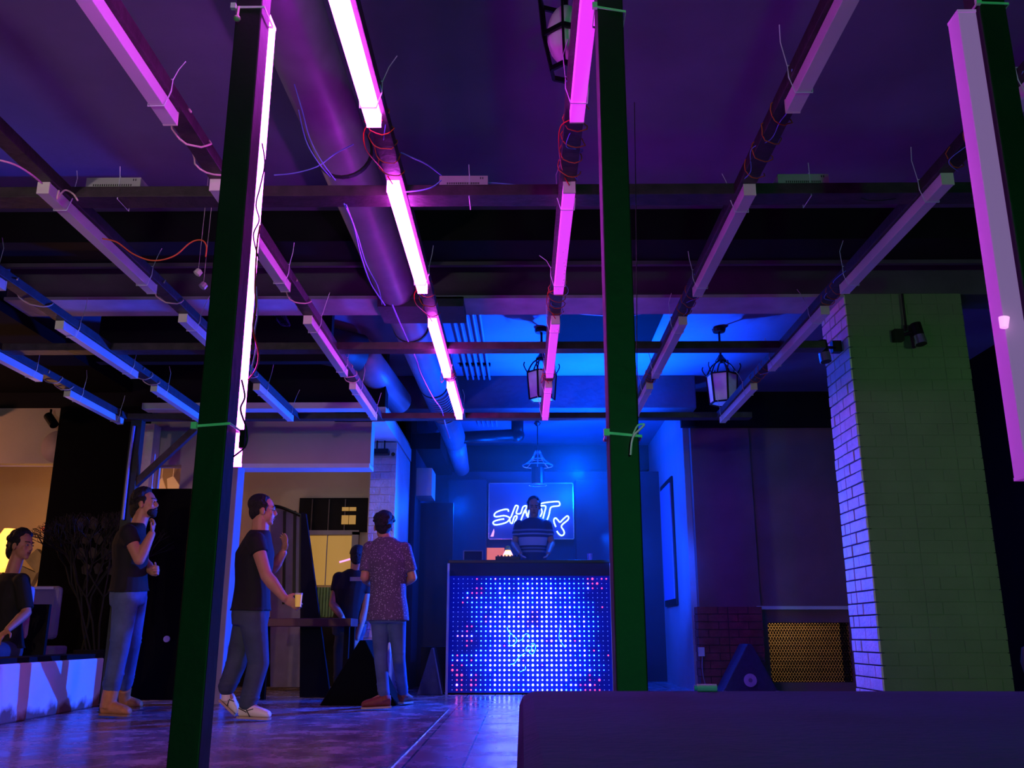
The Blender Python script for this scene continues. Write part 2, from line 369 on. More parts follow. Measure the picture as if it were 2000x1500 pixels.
# low white planter wall on the left ------------------------------
def lowwall_mat():
    m = mat('low_wall_paint', 'f4f0f6', 0.55, noise=0.05, nscale=3, bump=0.3, bscale=14); nt = m.node_tree; L = nt.links.new; b = nt.nodes['Principled BSDF']
    tc = nt.nodes.new('ShaderNodeTexCoord'); sx = nt.nodes.new('ShaderNodeSeparateXYZ'); L(tc.outputs['Object'], sx.inputs[0])
    n = nt.nodes.new('ShaderNodeTexNoise'); n.inputs['Scale'].default_value = 5; n.inputs['Detail'].default_value = 8; L(tc.outputs['Object'], n.inputs['Vector'])
    a = nt.nodes.new('ShaderNodeMath'); a.operation = 'MULTIPLY_ADD'; a.inputs[1].default_value = 0.5; L(n.outputs['Fac'], a.inputs[0])
    neg = nt.nodes.new('ShaderNodeMath'); neg.operation = 'MULTIPLY'; neg.inputs[1].default_value = -1.6; L(sx.outputs['Z'], neg.inputs[0]); L(neg.outputs[0], a.inputs[2])
    r = nt.nodes.new('ShaderNodeValToRGB'); r.color_ramp.elements[0].position = 0.08; r.color_ramp.elements[1].position = 0.2
    L(a.outputs[0], r.inputs['Fac'])
    mx = nt.nodes.new('ShaderNodeMix'); mx.data_type = 'RGBA'; mx.inputs['B'].default_value = lin('8a5a50')
    src = b.inputs['Base Color'].links[0].from_socket; L(src, mx.inputs['A']); L(r.outputs['Color'], mx.inputs['Factor']); L(mx.outputs['Result'], b.inputs['Base Color'])
    return m
M['low_wall_paint'] = lowwall_mat()
struct('wall_low_left', MB().add([(-3.72,5.0,0),(-3.93,8.95,0),(-4.13,8.95,0),(-3.92,5.0,0),(-3.72,5.0,0.43),(-3.93,8.95,0.43),(-4.13,8.95,0.43),(-3.92,5.0,0.43)], [(0,3,2,1),(4,5,6,7),(0,1,5,4),(1,2,6,5),(2,3,7,6),(3,0,4,7)]), 'low_wall_paint', 'low white plastered wall with stained foot on the left', bevel=0.012)
struct('wall_low_coping', MB().add([(-3.74,5.0,0.43),(-3.95,8.95,0.43),(-4.25,8.95,0.43),(-4.05,5.0,0.43),(-3.74,5.0,0.47),(-3.95,8.95,0.47),(-4.25,8.95,0.47),(-4.05,5.0,0.47)], [(0,3,2,1),(4,5,6,7),(0,1,5,4),(1,2,6,5),(2,3,7,6),(3,0,4,7)]), 'black_paint', 'dark coping on the low white wall')

# left facade -------------------------------------------------------
struct('wall_facade_top', MB().box(-9, -1.43, 9.3, 9.5, 2.94, 3.6), 'black_paint', 'black upper part of the left facade')
struct('wall_facade_left', MB().box(-9, -4.83, 9.32, 9.5, 2.35, 2.94), 'beige_wall', 'beige band over the far left opening')
struct('wall_facade_centre', MB().box(-3.87, -1.56, 9.3, 9.5, 2.33, 2.94).box(-3.87, -3.8, 9.3, 9.5, 2.0, 2.33).box(-3.51, -3.28, 9.3, 9.5, 2.04, 2.33), 'beige_wall', 'beige band over the opening between posts and brick pillar')
struct('wall_black_panel', MB().box(-4.83, -3.87, 9.28, 9.48, 0, 2.94), 'black_wall', 'tall black panel beyond the low white wall')
_z = atY(475, 798, 8.68).z
struct('trim_9', MB().box(-3.72, -1.5, 8.68, 8.84, _z, _z+.06), 'trim_white', 'pale board across the ceiling in front of the beige band, lit blue')
struct('trim_10', MB().box(-2.96, -1.56, 9.26, 9.52, 2.29, 2.335), 'trim_white', 'narrow ledge at the lower edge of the beige band, lit blue')
struct('trim_11', MB().box(-1.95, -1.42, 9.3, 11.6, 2.78, 2.94), 'trim_white', 'bright soffit running back from the facade to the brick pillar')
struct('wall_post_white', MB().box(-3.02, -2.86, 9.12, 9.34, 0.0, 2.3), 'cloth_grey', 'pale square post behind the man in mid stride', bevel=0.01)
struct('wall_corner_strip', MB().box(-3.86, -3.75, 9.1, 9.28, 1.72, 2.72), 'white_brick', 'narrow white strip beside the corner post')
struct('trim_12', MB().box(-1.42, -1.16, 11.7, 12.2, 2.36, 2.72), 'trim_white', 'boxed beam end beside the brick pillar')
struct('trim_13', MB().box(-1.42, -1.05, 11.6, 15.8, 2.95, 3.15), 'black_paint', 'dark beam running back above the stage side')
struct('wall_stage_left', MB().box(-1.43, -1.36, 11.6, 15.8, 0, 3.6), 'navy_cloth', 'side wall left of the stage')
struct('wall_stage_left_front', MB().box(-1.43, -0.92, 12.3, 12.36, 0, 2.35), 'navy_cloth', 'dark blue panel between brick pillar and booth')
struct('wall_inner_back', MB().box(-4.9, -1.95, 12.5, 12.6, 0, 3.6).box(-9, -4.9, 12.5, 12.6, 0, 3.6), 'beige_wall', 'back wall of the rooms beyond the facade')
struct('wall_inner_lower', MB().box(-4.9, -2.0, 12.3, 12.4, 0, 0.86), 'black_paint', 'dark low panel below the yellow window')  # dark panel added over the lower inner wall
struct('wall_inner_side', MB().box(-1.95, -1.85, 11.6, 12.6, 0, 3.6), 'beige_wall', 'side wall of the room beyond the facade')
struct('ceiling_inner', MB().box(-9, -1.44, 9.5, 12.5, 2.96, 3.0), 'beige_wall', 'ceiling of the rooms beyond the facade')

# window with yellow light beyond the facade ------------------------
t = tag(bpy.data.objects.new('window_1', None), 'window with yellow lit panes below a dark timber panel', 'window', kind='structure'); COL.objects.link(t); t.location = (-2.56, 12.45, 0.87); WP['window_1'] = (-2.56, 12.45, 0.87)
MB().box(-3.03, -2.1, 12.44, 12.5, 1.98, 2.44).build('dark_panel', 'black_paint', t)
for a in (-2.85, -2.62, -2.40): MB().box(a-.008, a+.008, 12.42, 12.44, 2.0, 2.42).build('batten', 'dark_timber', t)
MB().box(-2.92, -2.63, 12.46, 12.49, 1.28, 1.93).box(-2.62, -2.3, 12.46, 12.49, 1.28, 1.93).build('pane', 'yellow_window', t)
MB().box(-2.99, -2.93, 12.42, 12.5, 0.85, 1.98).box(-2.29, -2.2, 12.42, 12.5, 0.85, 1.98).box(-2.99, -2.2, 12.42, 12.5, 1.94, 2.0).box(-2.63, -2.62, 12.44, 12.5, 1.28, 1.94).build('frame', 'cloth_grey', t)
mb = MB()
for i in range(16): mb.box(-2.92+i*.04, -2.89+i*.04, 12.45, 12.49, 0.87, 1.25)
mb.build('lower_panel', 'green_board', t, label='green boarding below the panes')
MB().box(-2.44, -2.35, 12.41, 12.43, 2.08, 2.2).box(-2.34, -2.25, 12.41, 12.43, 2.08, 2.2).box(-2.44,-2.35,12.41,12.43,2.26,2.31).box(-2.34,-2.25,12.41,12.43,2.26,2.31).build('small_pane', 'yellow_window', t, label='small lit panes')
tag(MB().cyl(atY(663, 1098, 12.40), atY(684, 1092, 12.40), 0.012, n=8).build('light_streak', 'pink_refl', None), 'short pink streak of reflected light in front of the yellow window', 'light')  # pink reflection built as a glowing stick
# lit brown shapes seen through the small opening
tag(MB().prism([atY(x, y, 12.3) for x, y in ((300,1000),(303,950),(316,932),(325,960),(322,1000))], (0,.03,0)).prism([atY(x, y, 12.3) for x, y in ((328,975),(326,935),(338,930),(350,948),(345,975))], (0,.03,0)).cyl(atY(316,932,12.31), (atY(316,932,12.31).x, 12.31, 2.96), .006, n=5).cyl(atY(338,930,12.31), (atY(338,930,12.31).x, 12.31, 2.96), .006, n=5).build('hanging_shade', 'brown_light', None), 'dim brown lampshades seen through the opening beside the brace', 'lampshade')

# arched glass screen
t = thing('glass_screen', (-3.12, 11.4, 0.5), 'tall glass screen with curved top behind the man in mid stride', 'screen')
pts = [atY(x, y, 11.4) for x, y in ((528,1342),(528,990),(545,992),(562,998),(585,1008),(592,1342))]
MB().prism(pts, (0, .015, 0)).build('pane', 'glass_grey', t)
MB().tube(arc([atY(x, y, 11.38) for x, y in ((528,988),(545,990),(562,996),(587,1007))]), 0.022).build('top_rail', 'black_metal', t)
for x in (556, 576, 588):
    MB().beam(atY(x, 998 if x < 580 else 1006, 11.38), atY(x-2, 1180, 11.38), 0.03, 0.03, (0,1,0)).build('mullion', 'black_metal', t)
t0 = MB().prism([atY(x, y, 9.9) for x, y in ((588,1000),(597,1003),(645,1362),(585,1362))], (0, .06, 0)).build('banner_stand', 'black_paint', None)
tag(t0, 'black tapering panel standing left of the yellow window', 'panel')
t = thing('dark_screen', (-3.45, 9.05, 0), 'black folding screen behind the man with tan boots', 'screen')
MB().box(-3.72, -3.28, 9.02, 9.07, 0.05, 2.04).build('panel', 'black_wall', t)
MB().box(-3.28, -3.03, 9.03, 9.08, 0.05, 2.0).build('panel', 'black_paint', t)
a = atY(325, 1248, 8.99)
tag(MB().cyl(a, a + Vector((0, .02, 0)), 0.03, n=14).build('hook_plate', 'cloth_white', None), 'small round pale knob on the black folding screen', 'knob')

# table, person in dark shirt ---------------------------------------
t = thing('high_table', (-2.1, 9.8, 0), 'dark red topped table left of the brick pillar', 'table')
MB().box(-2.75, -1.72, 9.5, 9.9, 0.72, 0.8).build('tabletop', 'wood_red', t, bevel=0.006)
for x in (-2.68, -1.79):
    for y in (9.52, 9.83): MB().box(x, x+.05, y, y+.05, 0, 0.72).build('leg', 'black_paint', t)

# ---------------------------------------------------------------- stage and booth
struct('wall_backdrop', MB().box(-1.3, 2.05, 13.62, 13.68, 0, 3.0), 'navy_cloth', 'dark blue backdrop behind the neon sign')
struct('floor_stage', MB().box(-1.2, 1.25, 11.3, 13.6, 0.0, 0.5), 'black_paint', 'black stage platform behind the booth')
for i, (xa, xb) in enumerate(((878, 951), (1122, 1186))):
    p, q = atY(xa, 941, 13.6), atY(xb, 941, 13.6)
    tag(MB().box(p.x, q.x, 13.4, 13.61, 0.5, p.z).build('tall_cabinet', 'navy_cloth', None, bevel=0.01), ('tall dark blue panel on the left of the neon sign', 'tall dark blue panel on the right of the neon sign')[i], 'panel', 'tall panels flanking the neon sign')
a, b = atY(956, 945, 13.5), atY(1120, 1052, 13.5)
t = thing('sign_board', ((a.x+b.x)/2, 13.5, b.z), 'wide glossy blue board carrying the neon sign', 'board')
M['board'] = mat('board', '40486c', 0.3, noise=0.05)
MB().box(a.x, b.x, 13.5, 13.62, b.z, a.z).build('panel', 'board', t)
mb = MB()
for x0, x1, z0, z1 in ((a.x-.012, a.x, b.z, a.z), (b.x, b.x+.012, b.z, a.z), (a.x, b.x, b.z-.012, b.z), (a.x, b.x, a.z, a.z+.012)): mb.box(x0, x1, 13.485, 13.535, z0, z1)
mb.build('frame', 'chrome', t)
# neon sign: letters as double outline tubes
def npt(x, y): return atY(840 + x*0.18, 930 + y*0.18, 13.44)
t = thing('neon_sign', npt(1100, 640), 'white blue handwritten neon lettering behind the disc jockey', 'sign')
letters = [
 [(850,385),(845,362),(800,362),(720,390),(695,425),(720,440),(800,428),(855,445),(860,470),(820,505),(720,528),(685,515),(695,490),(760,470),(805,465)],
 [(880,440),(895,400),(925,325),(945,320),(955,335),(935,395),(950,408),(985,400),(1005,340),(1030,322),(1048,330),(1020,400)],
 [(880,440),(865,462),(870,500),(890,512),(900,480),(915,440),(940,430),(940,455),(920,500),(932,545),(945,500)],
 [(975,510),(1000,440),(1030,370),(1045,400),(1050,435)],
 [(1060,450),(1075,380),(1110,330),(1150,330),(1160,370),(1130,400),(1165,450)],
 [(1195,440),(1215,390),(1205,350)],
 [(1200,298),(1260,285),(1380,275),(1405,290),(1400,320),(1330,330),(1305,350),(1290,420),(1270,475)],
 [(1200,322),(1245,322),(1255,340),(1240,400),(1225,460)],
 [(1365,550),(1345,500),(1345,465),(1365,455),(1390,480),(1410,500),(1440,470),(1485,432),(1503,445),(1495,475),(1440,520),(1425,550),(1450,590),(1455,625),(1430,645),(1400,630),(1375,595)],
]
for L in letters:
    MB().tube(arc([npt(x, y) for x, y in L], 48), 0.0105, 8).build('neon_letter', 'neon', t, smooth=True)
for x, y in ((700, 540), (940, 430), (1300, 400), (1440, 600)):
    p = npt(x, y); MB().cyl(p, p + Vector((0, .05, 0)), 0.006, n=6).build('standoff', 'chrome', t)
# pennant-like pink piece under the S
tag(MB().prism([npt(*q) for q in ((655,655),(692,570),(698,600),(688,655))], (0, .01, 0)).build('pink_flag', 'pink_refl', None), 'small pink pointed light under the letter S', 'light')

# booth -----------------------------------------------------------
BX0, BX1, BY = -0.80, 0.98, 10.68
t = thing('dj_booth', ((BX0+BX1)/2, BY+.3, 0), 'black box booth whose front is a screen of led bulbs', 'booth')
MB().box(BX0-.05, BX1+.04, BY+.03, BY+.6, 0.0, 1.43).build('body', 'black_paint', t, bevel=0.008)
MB().box(BX0-.05, BX1+.04, BY+.0, BY+.62, 1.43, 1.47).build('top', 'black_metal', t, bevel=0.006)
MB().box(BX0-.055, BX0-.03, BY-.01, BY+.03, 0.0, 1.43).build('edge_profile', 'trim_white', t)
MB().box(BX1+.02, BX1+.045, BY-.01, BY+.03, 0, 1.43).build('edge_profile', 'trim_white', t)
MB().box(BX0-.05, BX1+.04, BY+.0, BY+.03, 1.29, 1.43).build('upper_panel', 'navy_cloth', t)
M['led_backing'] = mat('led_backing', '1c38c0', 0.8, noise=0, spec=0.05)
SCR = MB().box(BX0-.03, BX1+.02, BY+.005, BY+.03, 0.02, 1.29).build('led_screen', 'led_backing', t)
rows = [
 ((7,28),{5:'r',9:'p',29:'r',30:'R',32:'r',33:'r'}), ((6,28),{29:'p',30:'r',31:'R'}), ((7,28),{5:'r',6:'r',29:'w',30:'r',32:'r'}), ((7,28),{3:'c',4:'r',5:'r',6:'r'}),
 ((2,28),{5:'p',3:'p'}), ((3,30),{2:'r'}), ((4,30),{32:'r'}), ((4,30),{17:'p',18:'p'}), ((4,31),{17:'p',18:'p',7:'p',14:'p'}), ((4,31),{7:'p',16:'p',17:'p',18:'p'}),
 ((5,31),{3:'r',4:'r',16:'p',18:'p'}), ((5,31),{1:'b',2:'b',3:'r',25:'p'}), ((6,30),{1:'p',2:'p',3:'p',4:'w'}), ((6,30),{3:'r',4:'r',20:'p',21:'P',26:'r'}),
 ((6,31),{3:'r',11:'r'}), ((5,31),{30:'r'}), ((0,31),{1:'r',33:'r'}), ((0,31),{1:'p',4:'r',15:'p'}), ((3,32),{0:'r',2:'r',19:'p'}), ((4,32),{0:'R',1:'r'}),
 ((6,31),{1:'R',2:'R',4:'w',5:'r',29:'r'}), ((6,28),{1:'r',2:'r',4:'r',5:'r',29:'r',31:'R'}), ((6,29),{1:'P',2:'r',4:'R',5:'r',27:'r',28:'r',29:'P',30:'r'}), ((5,30),{1:'r',2:'r',4:'r',28:'r',29:'r',30:'r',31:'r'})]
NX, NZ = 34, 24; leds = []
for rz in range(NZ):
    (lo, hi), sp = rows[rz]
    for c in range(NX):
        x = BX0 + .02 + c*(BX1-BX0-.04)/(NX-1); z = 1.255 - rz*(1.255-.05)/(NZ-1)
        cx = (c-16.5)/16.5; cz = (rz-12)/12
        k = sp.get(c); edge = min(c-lo, hi-c)
        if k is None:
            if edge < 0: leds.append((x, z, 0.0045, 'led_dim')); continue
            white = math.exp(-((cx*1.5)**2 + (cz*0.9-.15)**2)) + random.uniform(-.22, .22)
            if edge < 3: white -= .3
            if 13 <= c <= 16 and rz > 18: white -= .25
            nm = 'led_white' if white > 0.42 else 'led_cyan'
            r = 0.0068 + 0.0046*max(0, min(1, white*1.1)) + random.uniform(-.0015, .0015)
            if rz == 0: r *= .75
            if edge == 0: r *= .8
            if rz in (0,1,2,3) and c == 13: r = .005
            leds.append((x, z, r, nm))
        else:
            leds.append((x, z, 0.0125 if k in 'RP' else 0.0085, {'r': 'led_red', 'R': 'led_red', 'p': 'led_pink', 'P': 'led_pink', 'w': 'led_white', 'c': 'led_cyan', 'b': 'led_dim'}[k]))
leds.sort(key=lambda q: -q[2])
kinds = ['led_white', 'led_cyan', 'led_pink', 'led_red', 'led_dim']
def bulb(mb, x, z, r): mb.ell((x, BY+.004, z), (r, 0, 0), (0, 0, r), (0, -r*1.3, 0), 8, 4)
for (x, z, r, nm) in leds[:100]:
    m1 = MB(); bulb(m1, x, z, r); m1.build('led_bulb', nm, SCR)
m1 = MB()
for (x, z, r, nm) in leds[100:]: m1.cur = kinds.index(nm); bulb(m1, x, z, r)
o = m1.build('led_bulb', kinds, SCR); o['kind'] = 'stuff'
# projected light marks before the screen, built as glowing tubes
def spt(x, y): p = atY(850 + x*0.18, 1110 + y*0.18, BY-.05); return p
t = thing('light_squiggle', spt(900, 1120), 'turquoise squiggle of projected light, built as glowing tubes before the led screen', 'light mark')
for L in ([(780,640),(800,690),(850,730),(885,770),(870,810),(820,840),(800,800),(815,700)], [(885,785),(940,775),(960,740),(985,710),(1020,725),(1020,760)],
          [(985,900),(990,860),(1030,845),(1050,870),(1020,910),(1060,930),(1090,860),(1070,815),(1040,820)], [(975,920),(930,945),(890,985),(860,1030),(800,1045)], [(980,1065),(975,1100),(915,1122)]):
    MB().tube(arc([spt(*q) for q in L], 30), 0.0032, 6).build('loop', 'cyan_glow', t)
tag(MB().tube(arc([spt(*q) for q in ((1355,605),(1350,680),(1345,760),(1380,820),(1410,860))], 24), 0.0022, 6).build('light_squiggle', 'cyan_glow', None), 'thin turquoise line of projected light right of the larger squiggle', 'light mark')

# gear on the booth ----------------------------------------------------
a, b = atY(907, 1072, 11.1), atY(943, 1093, 11.1)
t = thing('flight_case', ((a.x+b.x)/2, 11.1, 1.47), 'small pale edged case at the left end of the booth', 'case')
MB().box(a.x, b.x, 11.0, 11.2, 1.47, 1.47+a.z-b.z).build('body', 'navy_cloth', t)
mb = MB(); H_ = a.z-b.z
for z in (1.475, 1.465+H_): mb.box(a.x-.006, b.x+.006, 10.99, 11.0, z, z+.012)
for x in (a.x, b.x): mb.box(x-.006, x+.006, 10.985, 11.0, 1.475, 1.475+H_)
mb.build('trim_edge', 'cloth_grey', t)
t = thing('mixer', (0.0, 10.95, 1.47), 'low dark controller with small knobs on the booth', 'mixer')
MB().box(-.31, -.02, 10.8, 11.1, 1.47, 1.52).build('body', 'black_metal', t, bevel=0.005)
for i in range(7): MB().cyl((-.28+i*.04, 10.85, 1.52), (-.28+i*.04, 10.85, 1.537), 0.008, n=10).build('knob', 'black_paint', t)
p, q = atY(951, 1070, 13.55), atY(985, 1093, 13.55)
tag(MB().box(p.x, q.x, 13.55, 13.62, q.z-.1, p.z).build('orange_screen', 'orange_panel', None), 'small orange lit panel seen over the booth left of the disc jockey', 'panel')
p = atY(992, 1082, 12.3)
t = thing('table_lamp', (p.x, 12.3, p.z-.28), 'glowing yellow lantern behind the booth beside the disc jockey', 'lamp')
MB().lathe((p.x, 12.3, p.z-.28), [(0.09,-(p.z-.28-.5)),(0.03,-(p.z-.28-.5)+.02),(0.03,0),(0.06,.02),(0.07,.24),(.05,.25)], 12).build('base', 'black_metal', t)
MB().lathe((p.x, 12.3, p.z-.06), [(.02,0),(.055,.01),(.065,.05),(.04,.10),(.028,.11)], 8).build('lamp_shade', 'orange_light', t)
MB().lathe((p.x, 12.3, p.z+.05), [(.045,0),(.03,.03),(.03,.05),(.005,.06)], 8).build('cap', 'yellow', t)
p = atY(1152, 1086, 10.95)
tag(MB().lathe((p.x, 10.95, 1.47), [(.018,0),(.028,.01),(.034,.09),(.03,.09)], 14).build('cup', 'cable_blue', None), 'small blue cup on the right end of the booth', 'cup')
# wash fixtures
for i, (x, y, z) in enumerate(((0.9, 10.42, 1.55), (-0.55, 10.42, 1.53))): pass

# ---------------------------------------------------------------- picture, socket, grille, wedge
t = thing('picture_frame', (2.03, 12.85, 1.05), 'framed picture on the blue side wall', 'picture')
MB().box(2.02, 2.05, 12.35, 13.35, 1.02, 2.72).build('frame', 'black_metal', t, bevel=0.004)
MB().box(2.008, 2.02, 12.43, 13.27, 1.1, 2.64).build('print', 'cable_blue', t, label='pale blue print')
t = thing('wall_socket', (2.08, 11.03, 0.42), 'white socket box on the corner of the brick pier', 'socket')
MB().box(2.03, 2.10, 11.01, 11.05, 0.40, 0.50).build('box', 'trim_white', t, bevel=0.004)
MB().tube(arc([(2.07, 11.02, .40), (2.06, 11.0, .25), (2.08, 11.01, .12), (2.10, 11.0, .03)]), 0.006).build('cable', 'cloth_grey', t)
# lit lattice
t = thing('lattice_grille', (3.4, 11.39, 0.1), 'dark fretwork lattice grille lit orange from behind', 'grille')
gx0, gx1, gz0, gz1 = 2.93, 3.9, 0.1, 0.78
mb = MB(); s = 0.034; h = s*math.sqrt(3)/2; w_ = 0.0085
nzr = int((gz1-gz0)/h)+1
for i in range(nzr):
    z = gz0+i*h
    mb.box(gx0, gx1, 11.385, 11.395, z-w_/2, min(z+w_/2, gz1))
W = gx1-gx0; H2 = gz1-gz0
for sgn in (1, -1):
    k0 = gx0 - H2/math.sqrt(3) - s; x = gx0 - (H2/math.sqrt(3) if sgn > 0 else 0)
    x = gx0 + s*math.floor(-H2/math.sqrt(3)/s)
    while x < gx1 + H2/math.sqrt(3):
        # line from (x, gz0) upward with slope 60 deg
        pa = Vector((x, 0, gz0)); d = Vector((sgn*0.5, 0, math.sqrt(3)/2)); L0, L1 = 0.0, H2/d.z
        ta = (gx0-x)/d.x; tb = (gx1-x)/d.x; lo, hi = min(ta, tb), max(ta, tb)
        L0 = max(L0, lo); L1 = min(L1, hi)
        if L1 > L0: mb.beam(Vector((x, 11.39, gz0)) + d*L0, Vector((x, 11.39, gz0)) + d*L1, w_, 0.01, (0,1,0))
        x += s
for i in range(29):
    for j in range(int(H2/(3*h))+1):
        x = gx0 + s/2 + i*s; z = gz0 + 1.5*h + j*3*h
        if z < gz1-.01 and x < gx1: mb.cyl((x, 11.382, z), (x, 11.386, z), 0.007, n=6)
mb.build('lattice', 'black_paint', t)
M['warm_wall'] = mat('warm_wall', 'e8d8b0', 0.8)
struct('wall_grille_back', MB().box(2.8, 4.2, 12.6, 12.65, 0, 3.5), 'warm_wall', 'pale wall behind the lattice grille')
# wedge monitor
def wedge(name, label, c, w2, h, d, rotz, m='speaker_cloth'):
    t = thing(name, c, label, 'speaker')
    cx, cy, cz = c; rm = Matrix.Rotation(rotz, 3, 'Z')
    poly = [(-w2, -d/2, 0), (w2, -d/2, 0), (w2*0.08+.02, -d/2, h), (-w2*0.08+.02, -d/2, h)]
    P = [Vector(c) + rm @ Vector(p) for p in poly]
    MB().prism(P, rm @ Vector((0, d, 0))).build('cabinet', m, t, bevel=0.012)
    return t, rm
t, rm = wedge('stage_monitor', 'triangular black wedge speaker with a round disc, at the foot of the brick pier', (2.49, 10.75, 0.0), 0.325, 0.54, 0.4, 0)
p = Vector((2.49, 10.545, 0.16))
MB().cyl(p, p+Vector((0,-.012,0)), 0.07, n=24).build('disc', 'sticker', t, label='pale round disc')
MB().cyl(p+Vector((0,-.012,0)), p+Vector((0,-.018,0)), 0.022, n=16).build('disc_centre', 'cloth_grey', t)
for a in (-.29, .29): MB().box(2.49+a-.02, 2.49+a+.02, 10.53, 10.56, 0.0, 0.05).build('corner', 'cloth_grey', t)
t, rm = wedge('stage_monitor', 'large black wedge speaker on the floor between table and man in patterned shirt', (-1.54, 9.25, 0.0), 0.36, 0.59, 0.42, 0, 'black_wall')
t, rm = wedge('stage_monitor', 'dim wedge speaker touching the left edge of the led screen', (-1.02, 10.75, 0.0), 0.14, 0.5, 0.35, 0)

# ---------------------------------------------------------------- PERGOLA FRAME
TZ = 2.49; TW = 0.052
rowsX = dict(L4=-3.66, L3=-2.9, L2=-2.08, A=-1.32, B=-0.555, C=0.21, D=1.0, E=1.82)
t = thing('pergola_frame', (-0.9, 5.1, 0), 'dark timber overhead grid on posts that carries the light tubes', 'pergola')
for x in (-0.717, 0.235, 1.235):
    MB().box(x-.034, x+.034, 2.065, 2.14, 0, 2.6).build('post', 'post_paint', t, bevel=0.003)
MB().box(-3.60, -3.50, 8.2, 8.29, 0, 2.6).build('post', 'post_paint', t, bevel=0.003)
for y in (2.065, 3.75, 6.05, 8.15):
    MB().box(-3.8, 2.1, y, y+.115, 2.548, 2.60).build('crossbeam', 'dark_timber', t, bevel=0.002)
for k, x in rowsX.items():
    xo = .006 if x < 0 else -.006
    MB().box(x-.037+xo, x+.037+xo, 1.2, 8.2, 2.545, 2.598).build('runner', 'dark_timber', t, bevel=0.002)
MB().beam((-3.55, 8.25, 1.93), (-2.93, 8.25, 2.56), 0.06, 0.06).build('brace', 'dark_timber', t, bevel=0.002)
PERG = t
# ---------------------------------------------------------------- light tubes
rowname = dict(L4='leftmost row', L3='second row from left', L2='third row from left', A='row left of glowing row', B='glowing row', C='row right of glowing row', D='second row from right', E='rightmost row')
segs = {k: [(1.85,3.06),(3.6,4.82),(5.36,6.57),(6.9,8.05)] for k in rowsX}
segs['L4'] = [(5.45,6.66),(7.1,8.12)]
segs['L3'] = [(3.54,4.76),(5.42,6.58),(6.95,8.06)]
segs['L2'] = [(3.6,4.82),(5.3,6.45),(6.92,8.02)]
segs['A'] = [(1.85,3.06),(3.58,4.80),(5.34,6.55),(6.9,7.98)]
segs['B'] = [(1.86,3.08),(3.6,4.83),(5.40,6.58),(6.87,7.95)]
segs['C'] = [(1.85,3.06),(3.62,4.86),(5.36,6.60),(6.87,8.0)]
segs['D'] = [(1.8,3.0),(3.65,4.90),(5.38,6.62),(6.92,7.98)]
segs['E'] = [(1.8,3.02),(3.56,4.86),(5.2,6.43),(6.95,8.12)]
pos4 = ['nearest tube', 'second tube', 'third tube', 'farthest tube']
def posname(k, i):
    n = len(segs[k]); 
    if k == 'L4': return ['nearer tube', 'farther tube'][i]
    if n == 3: return ['nearest tube', 'middle tube', 'farthest tube'][i]
    return pos4[i]
look = dict(A='white plastic light tube tinted magenta', B='brightly glowing magenta light tube', C='dimly glowing magenta light tube', D='unlit white light tube, pinkish', E='unlit white light tube, bluish', L2='unlit white light tube, lilac', L3='unlit white light tube, blue tinted', L4='unlit white light tube, deep blue tint')
for k, x in rowsX.items():
    for i, (y0, y1) in enumerate(segs[k]):
        dx = random.uniform(-.004, .004)
        t = thing('light_tube', (x, (y0+y1)/2, TZ), '%s, %s of %s' % (look[k], posname(k, i), rowname[k]), 'light tube', 'light tubes on the overhead grid')
        body = {'B': 'tube_lit', 'C': 'tube_dim'}.get(k, 'tube_white')
        MB().box(x-TW/2, x+TW/2, y0+.008, y1-.008, TZ, TZ+.053).build('diffuser', body, t, bevel=0.002)
        for ya, yb in ((y0, y0+.008), (y1-.008, y1)):
            MB().box(x-TW/2-.0008, x+TW/2+.0008, ya, yb, TZ-.0008, TZ+.054).build('end_cap', body if k == 'B' else ('tube_cap'), t)
        # cable ties round tube and runner
        for j, yt in enumerate((y0+.16, y1-.14)):
            if k == 'B' and j == 0: continue
            s_ = 1 if (k in 'CDE') else 1
            mb = MB(); r_ = .0028; xo = .006 if x < 0 else -.006
            loop = [(x-TW/2-.004, yt, TZ-.004), (x+TW/2+.004, yt, TZ-.004), (x+.041+xo, yt+.005, TZ+.06), (x+.041+xo, yt+.01, 2.602), (x-.041+xo, yt+.01, 2.602), (x-.041+xo, yt+.005, TZ+.06)]
            mb.tube(loop, r_, 4, closed=True)
            sx = 1 if x < 0 else -1
            L_ = random.uniform(.07, .17); lean = random.uniform(-.05, .05)
            mb.tube([(x+sx*.041+xo, yt+.01, 2.60), (x+sx*(.045+L_*.15)+lean*.3, yt+.01, 2.60+L_*.6), (x+sx*(.05+L_*.2)+lean, yt, 2.60+L_)], .002, 4)
            tag(mb.build('cable_tie', 'tie', None), 'cable tie, %s end of %s, %s' % (('near', 'far')[j], posname(k, i), rowname[k]), 'cable tie', 'white cable ties on the overhead light tubes')
# tubes strapped upright to the posts
for (x, y, z0, z1, m_, lab) in ((-0.708, 2.173, 1.035, 2.275, 'tube_lit_post', 'brightly glowing magenta tube strapped upright along the left post'), (1.172, 2.105, 0.985, 2.225, 'tube_dimmer', 'dull pink lilac tube strapped upright along the right post')):
    if m_ == 'tube_dimmer': M[m_] = emat('tube_dimmer', (0.62, 0.06, 0.9), 0.25, (.7,.6,.7))
    t = thing('post_light_tube', (x, y, z0), lab, 'light tube')
    MB().box(x-.024, x+.024, y-.029, y+.029, z0+.008, z1-.008).build('diffuser', m_, t, bevel=0.002)
    for a, b in ((z0, z0+.008), (z1-.008, z1)): MB().box(x-.0245, x+.0245, y-.0295, y+.0295, a, b).build('end_cap', m_, t)
